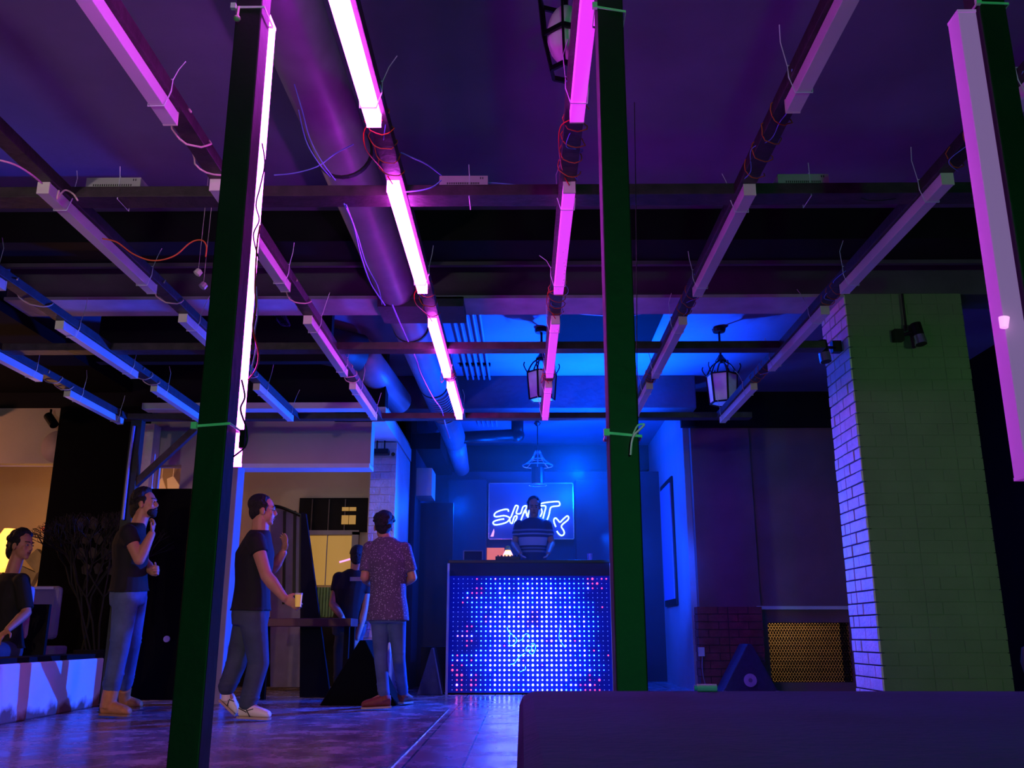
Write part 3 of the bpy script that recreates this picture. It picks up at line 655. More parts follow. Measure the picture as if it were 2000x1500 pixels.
# ties on the posts
def post_tie(px, zc, tilt, lab, tail=None, wd=.006, extra=0):
    mb = MB(); a = .04
    pts = [(px-a-extra, 2.061, zc-tilt), (px+a, 2.061, zc+tilt), (px+a, 2.145, zc+tilt), (px-a-extra, 2.145, zc-tilt)]
    n = len(pts)
    for i in range(n): mb.beam(pts[i], pts[(i+1) % n], .0025, wd)
    t = thing('post_tie', (px, 2.1, zc), lab, 'cable tie', 'cable ties round the near posts')
    mb.build('strap', 'tie_fluo', t)
    MB().box(px-a-extra-.007, px-a-extra+.006, 2.052, 2.063, zc-tilt-.008, zc-tilt+.008).build('head', 'tie_fluo', t)
    if tail: MB().tube(arc([Vector((px, 2.055, zc)) + Vector(q) for q in tail], 16), .0026, 4).build('tail', 'tie_fluo', t)
post_tie(-0.715, 1.108, .003, 'bright green lit cable tie low on the left post')
post_tie(0.235, 1.083, -.004, 'bright green lit cable tie with looped tail low on the middle post', [(.02, 0, .0), (.03, -.01, .018), (.045, -.01, .02), (.035, -.015, .008), (.018, -.008, -.01), (.012, -.006, -.05)])
post_tie(0.235, 2.222, -.008, 'green lit cable tie near the top of the middle post')
post_tie(-0.715, 2.236, .0, 'green lit cable tie at the top of the left post')
post_tie(1.235, 2.232, -.002, 'green lit cable tie at the top of the right post')
tag(MB().sph(atY(463, 36, 2.05), .009).cyl(atY(463, 36, 2.05), atY(466, 14, 2.06), .004, n=6).build('bead', 'cable_white', None), 'small pink white ball hanging at the top of the left post', 'ball')
tag(MB().cyl(atY(1961, 620, 2.06), atY(1961, 640, 2.06), .012, .009, n=12).build('clip', 'pink_refl', None), 'small pink clip on the tube of the right post', 'clip')  # clip given its own pink glow to look brightly lit

# ---------------------------------------------------------------- wires in the gaps
def coil(x, y0, y1, turns, r, seed, drop=.0, out=.045):
    rnd = random.Random(seed); pts = []; n = int(turns*14)
    for i in range(n+1):
        a = 2*math.pi*i/14; yy = y0 + (y1-y0)*i/n
        rx = out + rnd.uniform(-.004, .010)
        pts.append((x + rx*math.cos(a), yy + rnd.uniform(-.004, .004), 2.568 + (0.038+rnd.uniform(0,.006))*math.sin(a) - drop))
    return pts
gi = 0
for k, x in rowsX.items():
    S = segs[k]
    for i in range(len(S)-1):
        y0, y1 = S[i][1]+.03, S[i+1][0]-.02; gi += 1
        white = k in ('L4', 'L3', 'L2', 'A')
        where = 'behind the %s, %s' % (posname(k, i), rowname[k])
        if white:
            yc = (y0+y1)/2
            tn = random.choice((1.5, 2.0))
            tag(MB().tube(coil(x, y0, y1, tn, 0, gi, out=.052), .0042, 6).build('cable', 'cable_white', None, smooth=True), 'white cable looped round timber %s' % where, 'cable', 'cables wound round the overhead timbers')
        else:
            tag(MB().tube(coil(x, y0, y0+(y1-y0)*.95, random.choice((3, 4)), 0, gi, out=.047), .0024, 5).build('cable', 'cable_orange', None, smooth=True), 'thin orange wire round timber %s' % where, 'wire', 'cables wound round the overhead timbers')
            mb = MB(); q = [(x-.045*(1 if x > .5 else -1 if x < 0 else 1), y0-.2, 2.56)]
            for j in range(6): q.append((x + random.uniform(-.055, .055), y0 + (y1-y0)*j/5, 2.545 + random.uniform(-.02, .03)))
            mb.tube(arc(q, 36), .0022, 5)
            tag(mb.build('cable', 'cable_blue', None, smooth=True), 'thin blue wire along timber %s' % where, 'wire', 'cables wound round the overhead timbers')
            if k in 'BC':
                q = [(x+.03, y0-.03, 2.52), (x-.05, y0+.06, 2.54), (x-.06, y0+.15, 2.50), (x-.03, y1-.05, 2.55), (x, y1+.01, 2.52)]
                tag(MB().tube(arc(q, 30), .0026, 5).build('cable', 'cable_red', None, smooth=True), 'short red wire under timber %s' % where, 'wire', 'cables wound round the overhead timbers')
def wire(px, m, r, lab, name='cable', cat='cable'):
    tag(MB().tube(arc([atY(a, b, c) for a, b, c in px], 60), r, 6).build(name, m, None, smooth=True), lab, cat)
wire([(200,466,4.0),(228,473,4.0),(262,497,4.0),(300,509,4.0),(340,500,4.0),(372,474,4.0),(393,469,4.0),(403,480,4.0),(402,502,4.0)], 'cable_orange', .0035, 'wavy orange cable hanging free left of the left post')
wire([(575,165,3.5),(590,215,3.5),(605,270,3.55),(628,315,3.6),(655,352,3.7)], 'cable_blue', .003, 'pair wire hanging steeply left of the big round duct')
wire([(583,215,3.5),(598,275,3.5),(622,318,3.55),(645,345,3.7)], 'cable_blue', .003, 'second wire hanging beside the pair wire left of the big duct')
wire([(535,342,3.7),(575,338,3.7),(620,325,3.7),(655,300,3.7),(690,282,3.6)], 'cable_blue', .003, 'blue wire crossing to the end of the nearest glowing tube')
wire([(672,398,3.8),(690,440,4.0),(705,500,4.5),(725,555,5.0),(752,596,5.6)], 'cable_blue', .0045, 'blue twin wire running back along the big duct')
wire([(676,400,3.8),(698,460,4.2),(715,515,4.7),(738,560,5.2),(746,594,5.6)], 'cable_blue', .0035, 'thinner blue wire beside the twin wire along the duct')
wire([(766,595,5.6),(785,640,6.0),(812,700,6.6),(822,730,6.8),(845,775,7.4),(862,800,8.0),(870,830,8.3),(878,856,8.4)], 'cable_blue', .006, 'long blue wire trailing under the big duct towards the stage')
wire([(940,356,3.8),(975,358,3.8),(1010,362,3.8),(1050,372,3.8),(1090,374,3.8)], 'cable_blue', .003, 'dark blue wire from the middle power box to the right')
wire([(790,375,3.7),(820,372,3.7),(845,365,3.7),(862,352,3.7)], 'cable_blue', .003, 'blue wire loop feeding the middle power box')
wire([(783,298,3.5),(810,310,3.5),(835,322,3.55),(862,342,3.7)], 'cable_blue', .003, 'upper blue wire sloping down to the middle power box')
wire([(0,313,3.2),(30,322,3.25),(60,340,3.35),(82,358,3.5)], 'cable_white', .004, 'pink white cable at the left edge of the frame')
wire([(115,372,3.55),(112,388,3.55),(126,372,3.6),(142,378,3.6),(152,392,3.6)], 'cable_white', .004, 'curled end of white cable on the near crossbeam')
wire([(1622,370,3.8),(1660,378,3.8),(1700,392,3.8),(1750,388,3.8)], 'cable_black', .002, 'fine dark wire right of the right power box')
# wires down the left post tube
wire([(512,280,2.1),(517,320,2.1),(508,365,2.1),(500,400,2.1),(506,430,2.1),(495,460,2.1),(505,505,2.1)], 'cable_black', .0018, 'thin black wire crossing the glowing post tube')
wire([(508,440,2.1),(502,480,2.1),(498,560,2.1),(500,600,2.1),(494,640,2.1),(505,690,2.13),(500,720,2.13),(485,742,2.1)], 'cable_red', .0022, 'red wire bulging beside the glowing post tube')
wire([(500,560,2.13),(503,610,2.13),(497,650,2.13),(500,680,2.13),(488,735,2.12)], 'cable_blue', .002, 'blue wire beside the red one on the glowing post tube')
wire([(472,742,2.1),(478,775,2.1),(470,800,2.1),(482,840,2.12),(480,870,2.12),(456,892,2.1)], 'cable_black', .0022, 'black cable curling at the foot of the glowing post tube')
tag(MB().obox(atY(474, 858, 2.13), (.006,0,0), (0,.008,0), (0,0,.022)).build('connector', 'black_paint', None), 'small black connector at the foot of the glowing post tube', 'connector')
wire([(1239,200,2.12),(1243,480,2.14),(1244,700,2.15),(1246,830,2.15)], 'cable_black', .0012, 'fine wire running down the right side of the middle post')
# two white plastic nuts on the ceiling left
for i, (px, py) in enumerate(((387, 532), (397, 558))):
    p = atY(px, py, 5.2)
    tag(MB().lathe(p, [(.012,-.02),(.024,-.015),(.022,.015),(.008,.022)], 8, (.5,.2,.8)).cyl(p, (p.x, p.y+.02, 3.6), .0015, n=4).build('wire_nut', 'tube_cap', None), ('upper small cream cap hanging left of the left post', 'lower small cream cap hanging left of the left post')[i], 'cap')

# power supplies ----------------------------------------------------
for (x0, x1, y, ty, lab) in ((-1.98, -1.73, 3.76, .0, 'left'), (-0.37, -0.15, 3.76, 0, 'middle'), (1.16, 1.39, 3.76, 0, 'right')):
    t = thing('power_supply', ((x0+x1)/2, y, 2.60), {'left': 'dull grey power supply box on the near crossbeam left of the left post', 'middle': 'silver power supply box with slots on the near crossbeam beside the glowing row', 'right': 'green lit power supply box on the near crossbeam right of the middle post'}[lab], 'power supply', 'power supply boxes on the near crossbeam')
    MB().box(x0, x1, y, y+.1, 2.6, 2.65).build('case', 'metal_box', t, bevel=0.002)
    mb = MB()
    for i in range(18): xx = x0+.035+i*(x1-x0-.07)/18; mb.box(xx, xx+.004, y-.001, y+.001, 2.606, 2.616)
    mb.box(x1-.035, x1-.031, y-.001, y+.001, 2.632, 2.642).box(x1-.025, x1-.021, y-.001, y+.001, 2.632, 2.642)
    mb.build('vent_slot', 'slot_dark', t)
    xc = x0 + (x1-x0)*.62
    mb = MB().tube([(xc, y-.004, 2.54), (xc, y-.004, 2.655), (xc, y+.12, 2.655), (xc, y+.12, 2.54)], .0022, 4, closed=True)
    mb.tube([(xc, y-.004, 2.65), (xc-.003, y-.01, 2.70)], .002, 4)
    tag(mb.build('cable_tie', 'tie', None), 'white cable tie holding the %s power supply box down' % lab, 'cable tie', 'ties on the power supply boxes')

# ---------------------------------------------------------------- ducts and pipes
t = thing('round_duct', (-0.95, 8.0, 3.2), 'long round ventilation duct running towards the stage left of the glowing row', 'duct')
MB().cyl((-1.03, 1.0, 3.26), (-0.93, 12.5, 3.26), 0.155, n=28).build('pipe', 'duct_metal', t, smooth=True)
for y in (4.6, 7.6, 9.55): MB().cyl((-1.0+.0087*(y-4), y, 3.26), (-1.0+.0087*(y-4), y+.03, 3.26), 0.163, n=28).build('joint_band', 'duct_dark', t, smooth=False)
mb = MB()
for i in range(12): mb.cyl((-.935, 9.7+i*.1, 3.26), (-.935, 9.73+i*.1, 3.26), 0.165, n=24)
mb.build('flexible_section', 'duct_metal', t, smooth=False)
MB().cyl((-.93, 12.5, 3.26), (-.88, 13.3, 2.98), 0.15, 0.11, n=24).build('outlet', 'duct_metal', t, smooth=True)
t = thing('short_duct', (-1.5, 9.0, 3.3), 'short fat duct with dark elbow and blue end beside the round duct', 'duct')
MB().cyl((-2.0, 8.42, 3.36), (-1.62, 8.75, 3.36), 0.19, n=24).build('elbow', 'duct_dark', t, smooth=True)
MB().cyl((-1.62, 8.75, 3.36), (-1.40, 10.1, 3.2), 0.17, 0.15, n=24).build('pipe', 'duct_metal', t, smooth=True)
struct('trim_14', MB().box(-3.9, -1.75, 8.0, 8.1, 3.05, 3.6), 'black_paint', 'dark board across the ceiling left of the short duct')
t = thing('cross_pipe', (-0.7, 12.4, 3.2), 'black horizontal pipe with upturned elbow below the slab near the stage', 'pipe')
MB().cyl((-1.40, 12.4, 3.24), (-0.10, 12.4, 3.30), 0.085, n=18).build('pipe', 'black_metal', t, smooth=True)
MB().cyl((-0.06, 12.4, 3.30), (-0.06, 12.4, 3.6), 0.085, n=18).build('riser', 'black_metal', t, smooth=True)
MB().sph((-0.06, 12.4, 3.30), .1).build('elbow', 'black_metal', t, smooth=True)
t = thing('conduit_bundle', (-0.5, 8.9, 3.55), 'bundle of thin parallel conduits under the slab beside the glowing row', 'conduits')
for i in range(5): MB().cyl((-0.66+.065*i, 7.1, 3.56), (-0.62+.065*i, 13.0, 3.56), 0.013, n=8).build('conduit', 'duct_metal', t)
for y in (8.0, 9.9): MB().box(-.7, -.35, y, y+.06, 3.57, 3.598).build('clip', 'black_paint', t)
tag(MB().box(-1.12, -0.72, 6.66, 6.72, 3.16, 3.56).box(-1.12,-.45,6.7,7.1,3.10,3.18).build('beam_saddle', 'concrete', None), 'rough plate where the round duct passes the concrete beam', 'plate')
tag(MB().tube(arc([(-.25,7.25,3.36),(.3,7.28,3.34),(.75,7.3,3.33),(1.6,7.35,3.33),(2.4,7.35,3.34)], 20), 0.025, 8).cyl((.3,7.28,3.34),(.3,7.28,3.6),.008,n=6).cyl((1.6,7.35,3.33),(1.6,7.35,3.6),.008,n=6).tube(arc([(.1,7.3,3.5),(.2,7.35,3.33),(.5,7.4,3.30),(.9,7.4,3.28),(1.1,7.4,3.32)], 20), .02, 8).build('lagged_pipe', 'duct_metal', None, smooth=True), 'crooked lagged pipes under the slab behind the concrete beam', 'pipe')
tag(MB().box(0.34, 1.35, 8.15, 9.25, 3.575, 3.598).build('dark_patch_panel', 'black_wall', None), 'dark rectangular panel on the blue slab', 'hatch')  # thin dark sheet laid over part of the slab
t = thing('ceiling_speaker', (-2.23, 8.0, 3.4), 'slatted rounded wall speaker below the slab right of the left post', 'speaker')
poly = [atY(x, y, 8.0) for x, y in ((527,600),(533,597),(548,600),(560,612),(570,635),(566,642),(548,638),(530,618))]
MB().prism(poly, (0, .08, 0)).build('shell', 'cable_blue', t, bevel=0.01)
for i in range(5):
    MB().beam(atY(534+i*5, 602+i*3, 7.985), atY(548+i*4, 628+i*3, 7.985), .006, .01, (0,1,0)).build('slat', 'black_metal', t)

# ---------------------------------------------------------------- lanterns and spots
def lantern(c, h, w2, rot, lab, group='hanging lanterns'):
    t = thing('lantern', c, lab, 'lantern', group); c = Vector(c); n = 6
    def ringp(r, z): return [c + Vector((r*math.cos(rot+2*math.pi*i/n), r*math.sin(rot+2*math.pi*i/n), z)) for i in range(n)]
    top, bot = ringp(w2, h), ringp(w2*.86, 0)
    MB().loft([bot, top]).build('glass_body', 'lantern_glass', t)
    mb = MB()
    for i in range(n): mb.beam(bot[i], top[i], .016, .016)
    for rr in (top, bot):
        for i in range(n): mb.beam(rr[i], rr[(i+1) % n], .014, .014)
    mb.build('frame', 'black_metal', t)
    mb = MB()
    for i in range(n):
        a = top[i]; k = c + Vector((0,0,h+.16)); mid = (a+k)/2 + (a-c).normalized()*.03
        mb.tube(arc([a, mid, k], 8), .008, 5)
        mb.tube(arc([a, a+(a-c)*.25+Vector((0,0,.0)), a+(a-c)*.2+Vector((0,0,.05))], 6), .006, 4)
    mb.build('scrolls', 'black_metal', t)
    MB().cyl(c+Vector((0,0,h+.15)), (c.x, c.y, 3.6), .012, n=8).lathe((c.x,c.y,3.55), [(.06,0),(.07,.03),(.05,.05)], 12).lathe(c+Vector((0,0,h+.13)), [(.02,0),(.06,.02),(.03,.06),(.02,.08)], 10).build('stem', 'black_metal', t)
    return t
lantern((0.20, 8.7, 2.86), .27, .145, R(12), 'hexagonal frosted lantern hanging behind the dim magenta row')
lantern((1.97, 8.7, 2.82), .28, .15, R(38), 'hexagonal frosted lantern hanging at the far end of the rightmost row')
# near lantern: oval globe in hexagonal frame
t = thing('globe_lantern', (0.205, 3.4, 2.9), 'oval globe lantern in dark metal frame at the top, beside the middle post', 'lantern')
c = Vector((0.195, 3.4, 3.12))
MB().ell(c, (.082,0,0), (0,.082,0), (0,0,.14), 20, 14).build('globe', 'lantern_glass', t, smooth=True)
mb = MB(); n = 6
for z, r in ((-.18, .07), (-.02, .105), (.2, .125)):
    P = [c + Vector((r*math.cos(R(20)+2*math.pi*i/n), r*math.sin(R(20)+2*math.pi*i/n), z)) for i in range(n)]
    for i in range(n): mb.beam(P[i], P[(i+1) % n], .012, .022)
for i in range(n):
    d = Vector((math.cos(R(20)+2*math.pi*i/n), math.sin(R(20)+2*math.pi*i/n), 0))
    mb.beam(c+d*.07+Vector((0,0,-.18)), c+d*.105+Vector((0,0,-.02)), .01, .012).beam(c+d*.105+Vector((0,0,-.02)), c+d*.125+Vector((0,0,.2)), .01, .012)
mb.build('frame', 'black_metal', t)
MB().cyl(c+Vector((0,0,.12)), (c.x, c.y, 3.6), .012, n=8).build('stem', 'black_metal', t)
# spot lamps on the column
def spot(base, mount, lab, dirv=(0.1, -.15, -1)):
    t = thing('spot_lamp', base, lab, 'spot lamp', 'spot lamps on the brick column'); b = Vector(base); d = Vector(dirv).normalized()
    MB().cyl(b, b+d*.15, .04, .04, 18).build('barrel', 'black_metal', t, smooth=False)
    MB().cyl(b+d*.10, b+d*.17, .042, .046, 18).build('ring', 'chrome', t)
    MB().cyl(b+d*.171, b+d*.173, .04, n=18).build('lens', 'slot_dark', t)
    m_ = Vector(mount); MB().box(m_.x-.05, m_.x+.02, m_.y-.03, m_.y+.03, m_.z-.04, m_.z+.05).cyl(m_, b+d*.05, .012, n=8).build('bracket', 'black_metal', t)
    return t
spot((2.97, 6.58, 2.90), (2.88, 6.66, 2.83), 'small spot lamp with cable on the green front of the column')
wire([(1762,574,6.66),(1765,600,6.66),(1768,625,6.66),(1770,645,6.64)], 'cable_black', .009, 'black cable running up the green column face from the spot lamp')
spot((2.31, 6.75, 2.82), (2.47, 6.85, 2.80), 'small spot lamp bracketed on the blue left side of the column', (0.1, -.1, -1))
# stage ceiling wire lamp
t = thing('wire_chandelier', (0.22, 12.5, 2.62), 'black wire chandelier with rings above the disc jockey', 'chandelier')
c = Vector((0.22, 12.5, 2.62))
MB().cyl(c+Vector((0,0,.45)), (c.x, c.y, 3.6), .008, n=6).lathe((c.x, c.y, 3.45), [(.02,0),(.05,.04),(.02,.08)], 8).build('stem', 'black_metal', t)
mb = MB()
for r, z in ((.05,.45), (.08,.36), (.21,.27)): mb.tube([c+Vector((r*math.cos(a*R(15)), r*math.sin(a*R(15)), z)) for a in range(24)], .007, 5, closed=True)
for a in range(8):
    d = Vector((math.cos(a*R(45)), math.sin(a*R(45)), 0)); mb.tube(arc([c+d*.03+Vector((0,0,.48)), c+d*.09+Vector((0,0,.36)), c+d*.21+Vector((0,0,.27))], 8), .006, 4)
    mb.sph(c+d*.09+Vector((0,0,.36)), .012, 6, 4)
mb.build('cage', 'chrome', t)
MB().cyl(c+Vector((0,0,.02)), c+Vector((0,0,.24)), .09, n=16).build('shade', 'black_metal', t)
MB().tube([c+Vector((.12*math.cos(a*R(15)), .12*math.sin(a*R(15)), 0)) for a in range(24)], .006, 5, closed=True).build('lower_ring', 'chrome', t)
# lamps left: track spot on the beige band, wall unit on pillar
t = thing('track_spot', atY(100, 812, 9.2), 'black cylindrical spot lamp hanging on the beige band at far left', 'spot lamp')
MB().cyl(atY(94, 812, 9.2), atY(106, 830, 9.15), .045, n=14).build('barrel', 'black_metal', t)
MB().box(atY(95,0,9.2).x-.04, atY(95,0,9.2).x+.1, 9.18, 9.3, 2.84, 2.88).cyl(atY(100, 800, 9.22), atY(98, 815, 9.2), .012, n=8).build('mount', 'black_metal', t)
p = atY(112, 872, 9.3)
tag(MB().cyl(p, p+Vector((0,.018,0)), .17, n=32).build('wall_disc', 'beige_disc', None, smooth=True), 'pale round disc on the beige band at far left', 'disc')
t = thing('wall_heater', atY(747, 885, 10.22), 'black bar fixture hung on top of the brick pillar', 'fixture')
a, b = atY(725, 878, 10.22), atY(760, 888, 10.22)
MB().box(a.x, b.x, 10.15, 10.28, b.z, a.z).build('bar', 'black_metal', t, bevel=0.01)
MB().box(a.x+.06, a.x+.075, 10.2, 10.22, a.z, a.z+.1).box(b.x-.06, b.x-.045, 10.2, 10.22, a.z, a.z+.1).build('hanger', 'black_metal', t)
tag(MB().cyl(atY(768, 887, 10.2), atY(768, 887, 10.3), .022, n=14).build('sensor', 'black_metal', None), 'small round black sensor right of the bar fixture', 'sensor')
p = atY(1262, 880, 11.3)
# flat pipe uplight on left edge of corner post
wire([(262,832,8.15),(252,905,8.15),(240,1015,8.15)], 'cable_blue', .012, 'straight pale blue conduit down the corner post', 'conduit', 'conduit')

# ---------------------------------------------------------------- foreground bench
t = thing('padded_bench', (0.85, 0.95, 0), 'dark cloth covered bench filling the lower right foreground', 'bench')
BZ = 0.55
def rbox(x0, x1, y0, y1, z0, z1, r, n=6):
    # box with rounded vertical corners
    P = []
    for cx, cy, a0 in ((x1-r, y0+r, -90), (x1-r, y1-r, 0), (x0+r, y1-r, 90), (x0+r, y0+r, 180)):
        for i in range(n+1): a = R(a0 + 90*i/n); P.append((cx+r*math.cos(a), cy+r*math.sin(a)))
    return MB().prism([(x, y, z0) for x, y in P], (0, 0, z1-z0))
rbox(-0.005, 1.9, 0.3, 1.62, 0.40, BZ, .05).build('cushion', 'bench_cloth', t, bevel=0.02)
rbox(0.02, 1.88, 0.33, 1.59, 0.0, 0.40, .05).build('base', 'bench_cloth', t)
p = atZ(1415, 1351, BZ+.008)
t = thing('vape_pen', (p.x, 1.6, BZ), 'small shiny white cylinder lying on the far edge of the dark bench', 'cylinder')
MB().cyl((p.x-.015, 1.585, BZ+.006), (p.x+.017, 1.585, BZ+.006), .006, n=12).build('barrel', 'pen_pink', t)
MB().cyl((p.x-.02, 1.585, BZ+.006), (p.x-.015, 1.585, BZ+.006), .0045, n=12).build('tip', 'cable_blue', t)
tag(MB().lathe((3.78, 6.9, .0), [(.12,0),(.16,.28),(.19,.45),(.17,.55),(.10,.58)], 20).build('rounded_blob', 'terracotta', None, smooth=True), 'rounded terracotta coloured object beside the column at the right edge', 'pot')  # simple shape for an unidentified reddish object
# glints of shiny tape on dim tube, painted as small white beads
for i, (y0, y1) in enumerate(((4.2, 4.84), (5.45, 5.62))):
    mb = MB(); rnd = random.Random(i)
    n = 14 if i == 0 else 5
    for j in range(n):
        yy = y0 + (y1-y0)*(j+rnd.random()*.5)/n; xx = .21 + rnd.uniform(-.024, .022)
        mb.sph((xx, yy, TZ-.003), rnd.uniform(.002, .0038), 6, 4)
    tag(mb.build('tape_glints', M['tube_white'] if False else 'tube_cap', None), ('painted tape glints on the second tube of the dim magenta row', 'painted tape glints at the near end of the third tube of the dim magenta row')[i], 'tape')
# far left bar room
t = thing('wall_lamp', atY(18, 1075, 10.6), 'glowing orange lamp behind the dark haired person at far left', 'lamp')
p = atY(14, 1070, 10.7)
MB().lathe(p - Vector((0,0,.28)), [(.05,0),(.10,.04),(.11,.4),(.06,.5)], 12).build('lamp_shade', 'orange_light', t)
MB().cyl(p - Vector((0,0,1.1)), p - Vector((0,0,.28)), .015, n=8).build('pole', 'black_metal', t)
mb = MB()
for i in range(9):
    a = math.pi*i/8; mb.obox(Vector((-6.05-.62*math.cos(a), 12.42, 1.15+.62*math.sin(a))), Vector((math.cos(a),0,-math.sin(a)))*.13, (0,.05,0), Vector((math.sin(a),0,math.cos(a)))*.1)
tag(mb.build('brick_arch', 'stone', None), 'arch of rough stones on the warm back wall at far left', 'arch')
p = atY(84, 1033, 12.48); tag(MB().sph(p, .022).build('indicator_lamp', 'indicator', None), 'tiny red orange point of light by the edge of the black panel', 'light')
# chairs with cloth at left
def cloth_chair(x0, x1, y, z0, z1, m_, lab, band=False):
    t = thing('covered_chair', ((x0+x1)/2, y, 0), lab, 'chair', 'cloth covered chairs behind the low wall')
    rb = MB().box(x0, x1, y-.05, y+.05, z0, z1); rb.build('backrest', m_, t, bevel=0.04)
    MB().box(x0, x1, y, y+.25, z0-.16, z0-.06).build('seat', m_, t, bevel=0.02)
    for a in (x0+.02, x1-.06):
        for b in (y-.02, y+.2): MB().box(a, a+.04, b, b+.04, 0, z0-.16).build('leg', 'black_paint', t)
    if band: MB().box(x0+.02, x1-.06, y-.056, y-.048, z1-.03, z1-.008).build('piping', 'tie_fluo', t, label='bright green edging')
cloth_chair(-4.78, -4.34, 8.3, .6, 1.06, 'cloth_white', 'pale cloth covered chair at the left edge behind the low wall')
cloth_chair(-4.58, -4.31, 8.75, .6, 1.08, 'cloth_grey', 'grey cloth covered chair with green edging behind the low wall', True)
# stone lattice & twigs in dark garden
t0 = MB(); rnd = random.Random(3)
for i in range(4):
    for j in range(4):
        cx, cy = 158 + i*24 + (j % 2)*10, 1022 + j*30
        q = [(cx + rnd.uniform(8, 11)*math.cos(a) * (1.0), cy + rnd.uniform(11, 14)*math.sin(a)) for a in [k*math.pi/3 + .3 for k in range(6)]]
        t0.prism([atY(a, b, 9.27) for a, b in q], (0, .03, 0))
M['dim_stone'] = mat('dim_stone', '2e2c34', .8, noise=.3)
tag(t0.build('stone_cladding', 'dim_stone', None), 'dim patch of rough stones on the tall black panel', 'stones')
t = thing('bare_shrub', (-4.15, 9.1, 0), 'leafless dark shrub with thin twigs behind the low wall', 'shrub')
def twig(mb, p, d, L, depth, rnd):
    q = p + d*L; mb.tube([p, (p+q)/2 + Vector((rnd.uniform(-.02,.02),)*3), q], .004*(depth+1)*.5, 4)
    if depth > 0:
        for _ in range(3): twig(mb, q, (d + Vector((rnd.uniform(-.7,.7), rnd.uniform(-.3,.3), rnd.uniform(-.3,.5)))).normalized(), L*.68, depth-1, rnd)
mb = MB(); rnd = random.Random(5)
for i in range(5): twig(mb, Vector((-4.22+i*.04, 9.1, .5)), Vector((rnd.uniform(-.4,.4), rnd.uniform(-.25,-.05), 1)).normalized(), .5, 4, rnd)
mb.build('branches', 'twig', t); MB().lathe((-4.15, 9.12, .0), [(.11,0),(.14,.3),(.15,.5),(.12,.5)], 14).build('pot', 'black_paint', t)

# ================================================================ PEOPLE
def hand(mb, wrist, d, palm, side, curl=0.5, s=1.0):
    """d: direction along the hand, palm: palm normal, side: towards the thumb"""
    d, palm, side = Vector(d).normalized(), Vector(palm).normalized(), Vector(side).normalized()
    pc = Vector(wrist) + d*.048*s
    mb.ell(pc, side*.042*s, palm*.016*s, d*.055*s, 12, 8)
    for i, (off, L) in enumerate(((.030, .072), (.010, .080), (-.010, .074), (-.030, .058))):
        p = Vector(wrist) + d*.088*s + side*off*s; a = 0.25*curl; LL = L*s
        for k, fr in enumerate((.45, .32, .25)):
            a += curl*(.55 if k else .3) + i*.04
            dd = (d*math.cos(a) + palm*math.sin(a)).normalized(); q = p + dd*LL*fr
            mb.cap(p, q, (.0095-.001*k)*s, (.0088-.001*k)*s, 8); p = q
    p = Vector(wrist) + d*.028*s + side*.034*s; dd = (side*.75 + d*.65 + palm*.25).normalized()
    q = p + dd*.034*s; mb.cap(p, q, .0125*s, .0105*s, 8); dd = (side*.25 + d*.9 + palm*.45).normalized(); mb.cap(q, q+dd*.03*s, .0105*s, .009*s, 8)
def frame_of(a, b, side):
    z = (Vector(b)-Vector(a)).normalized(); s_ = Vector(side); x = (s_ - z*s_.dot(z)).normalized(); y = z.cross(x); return x, y, z
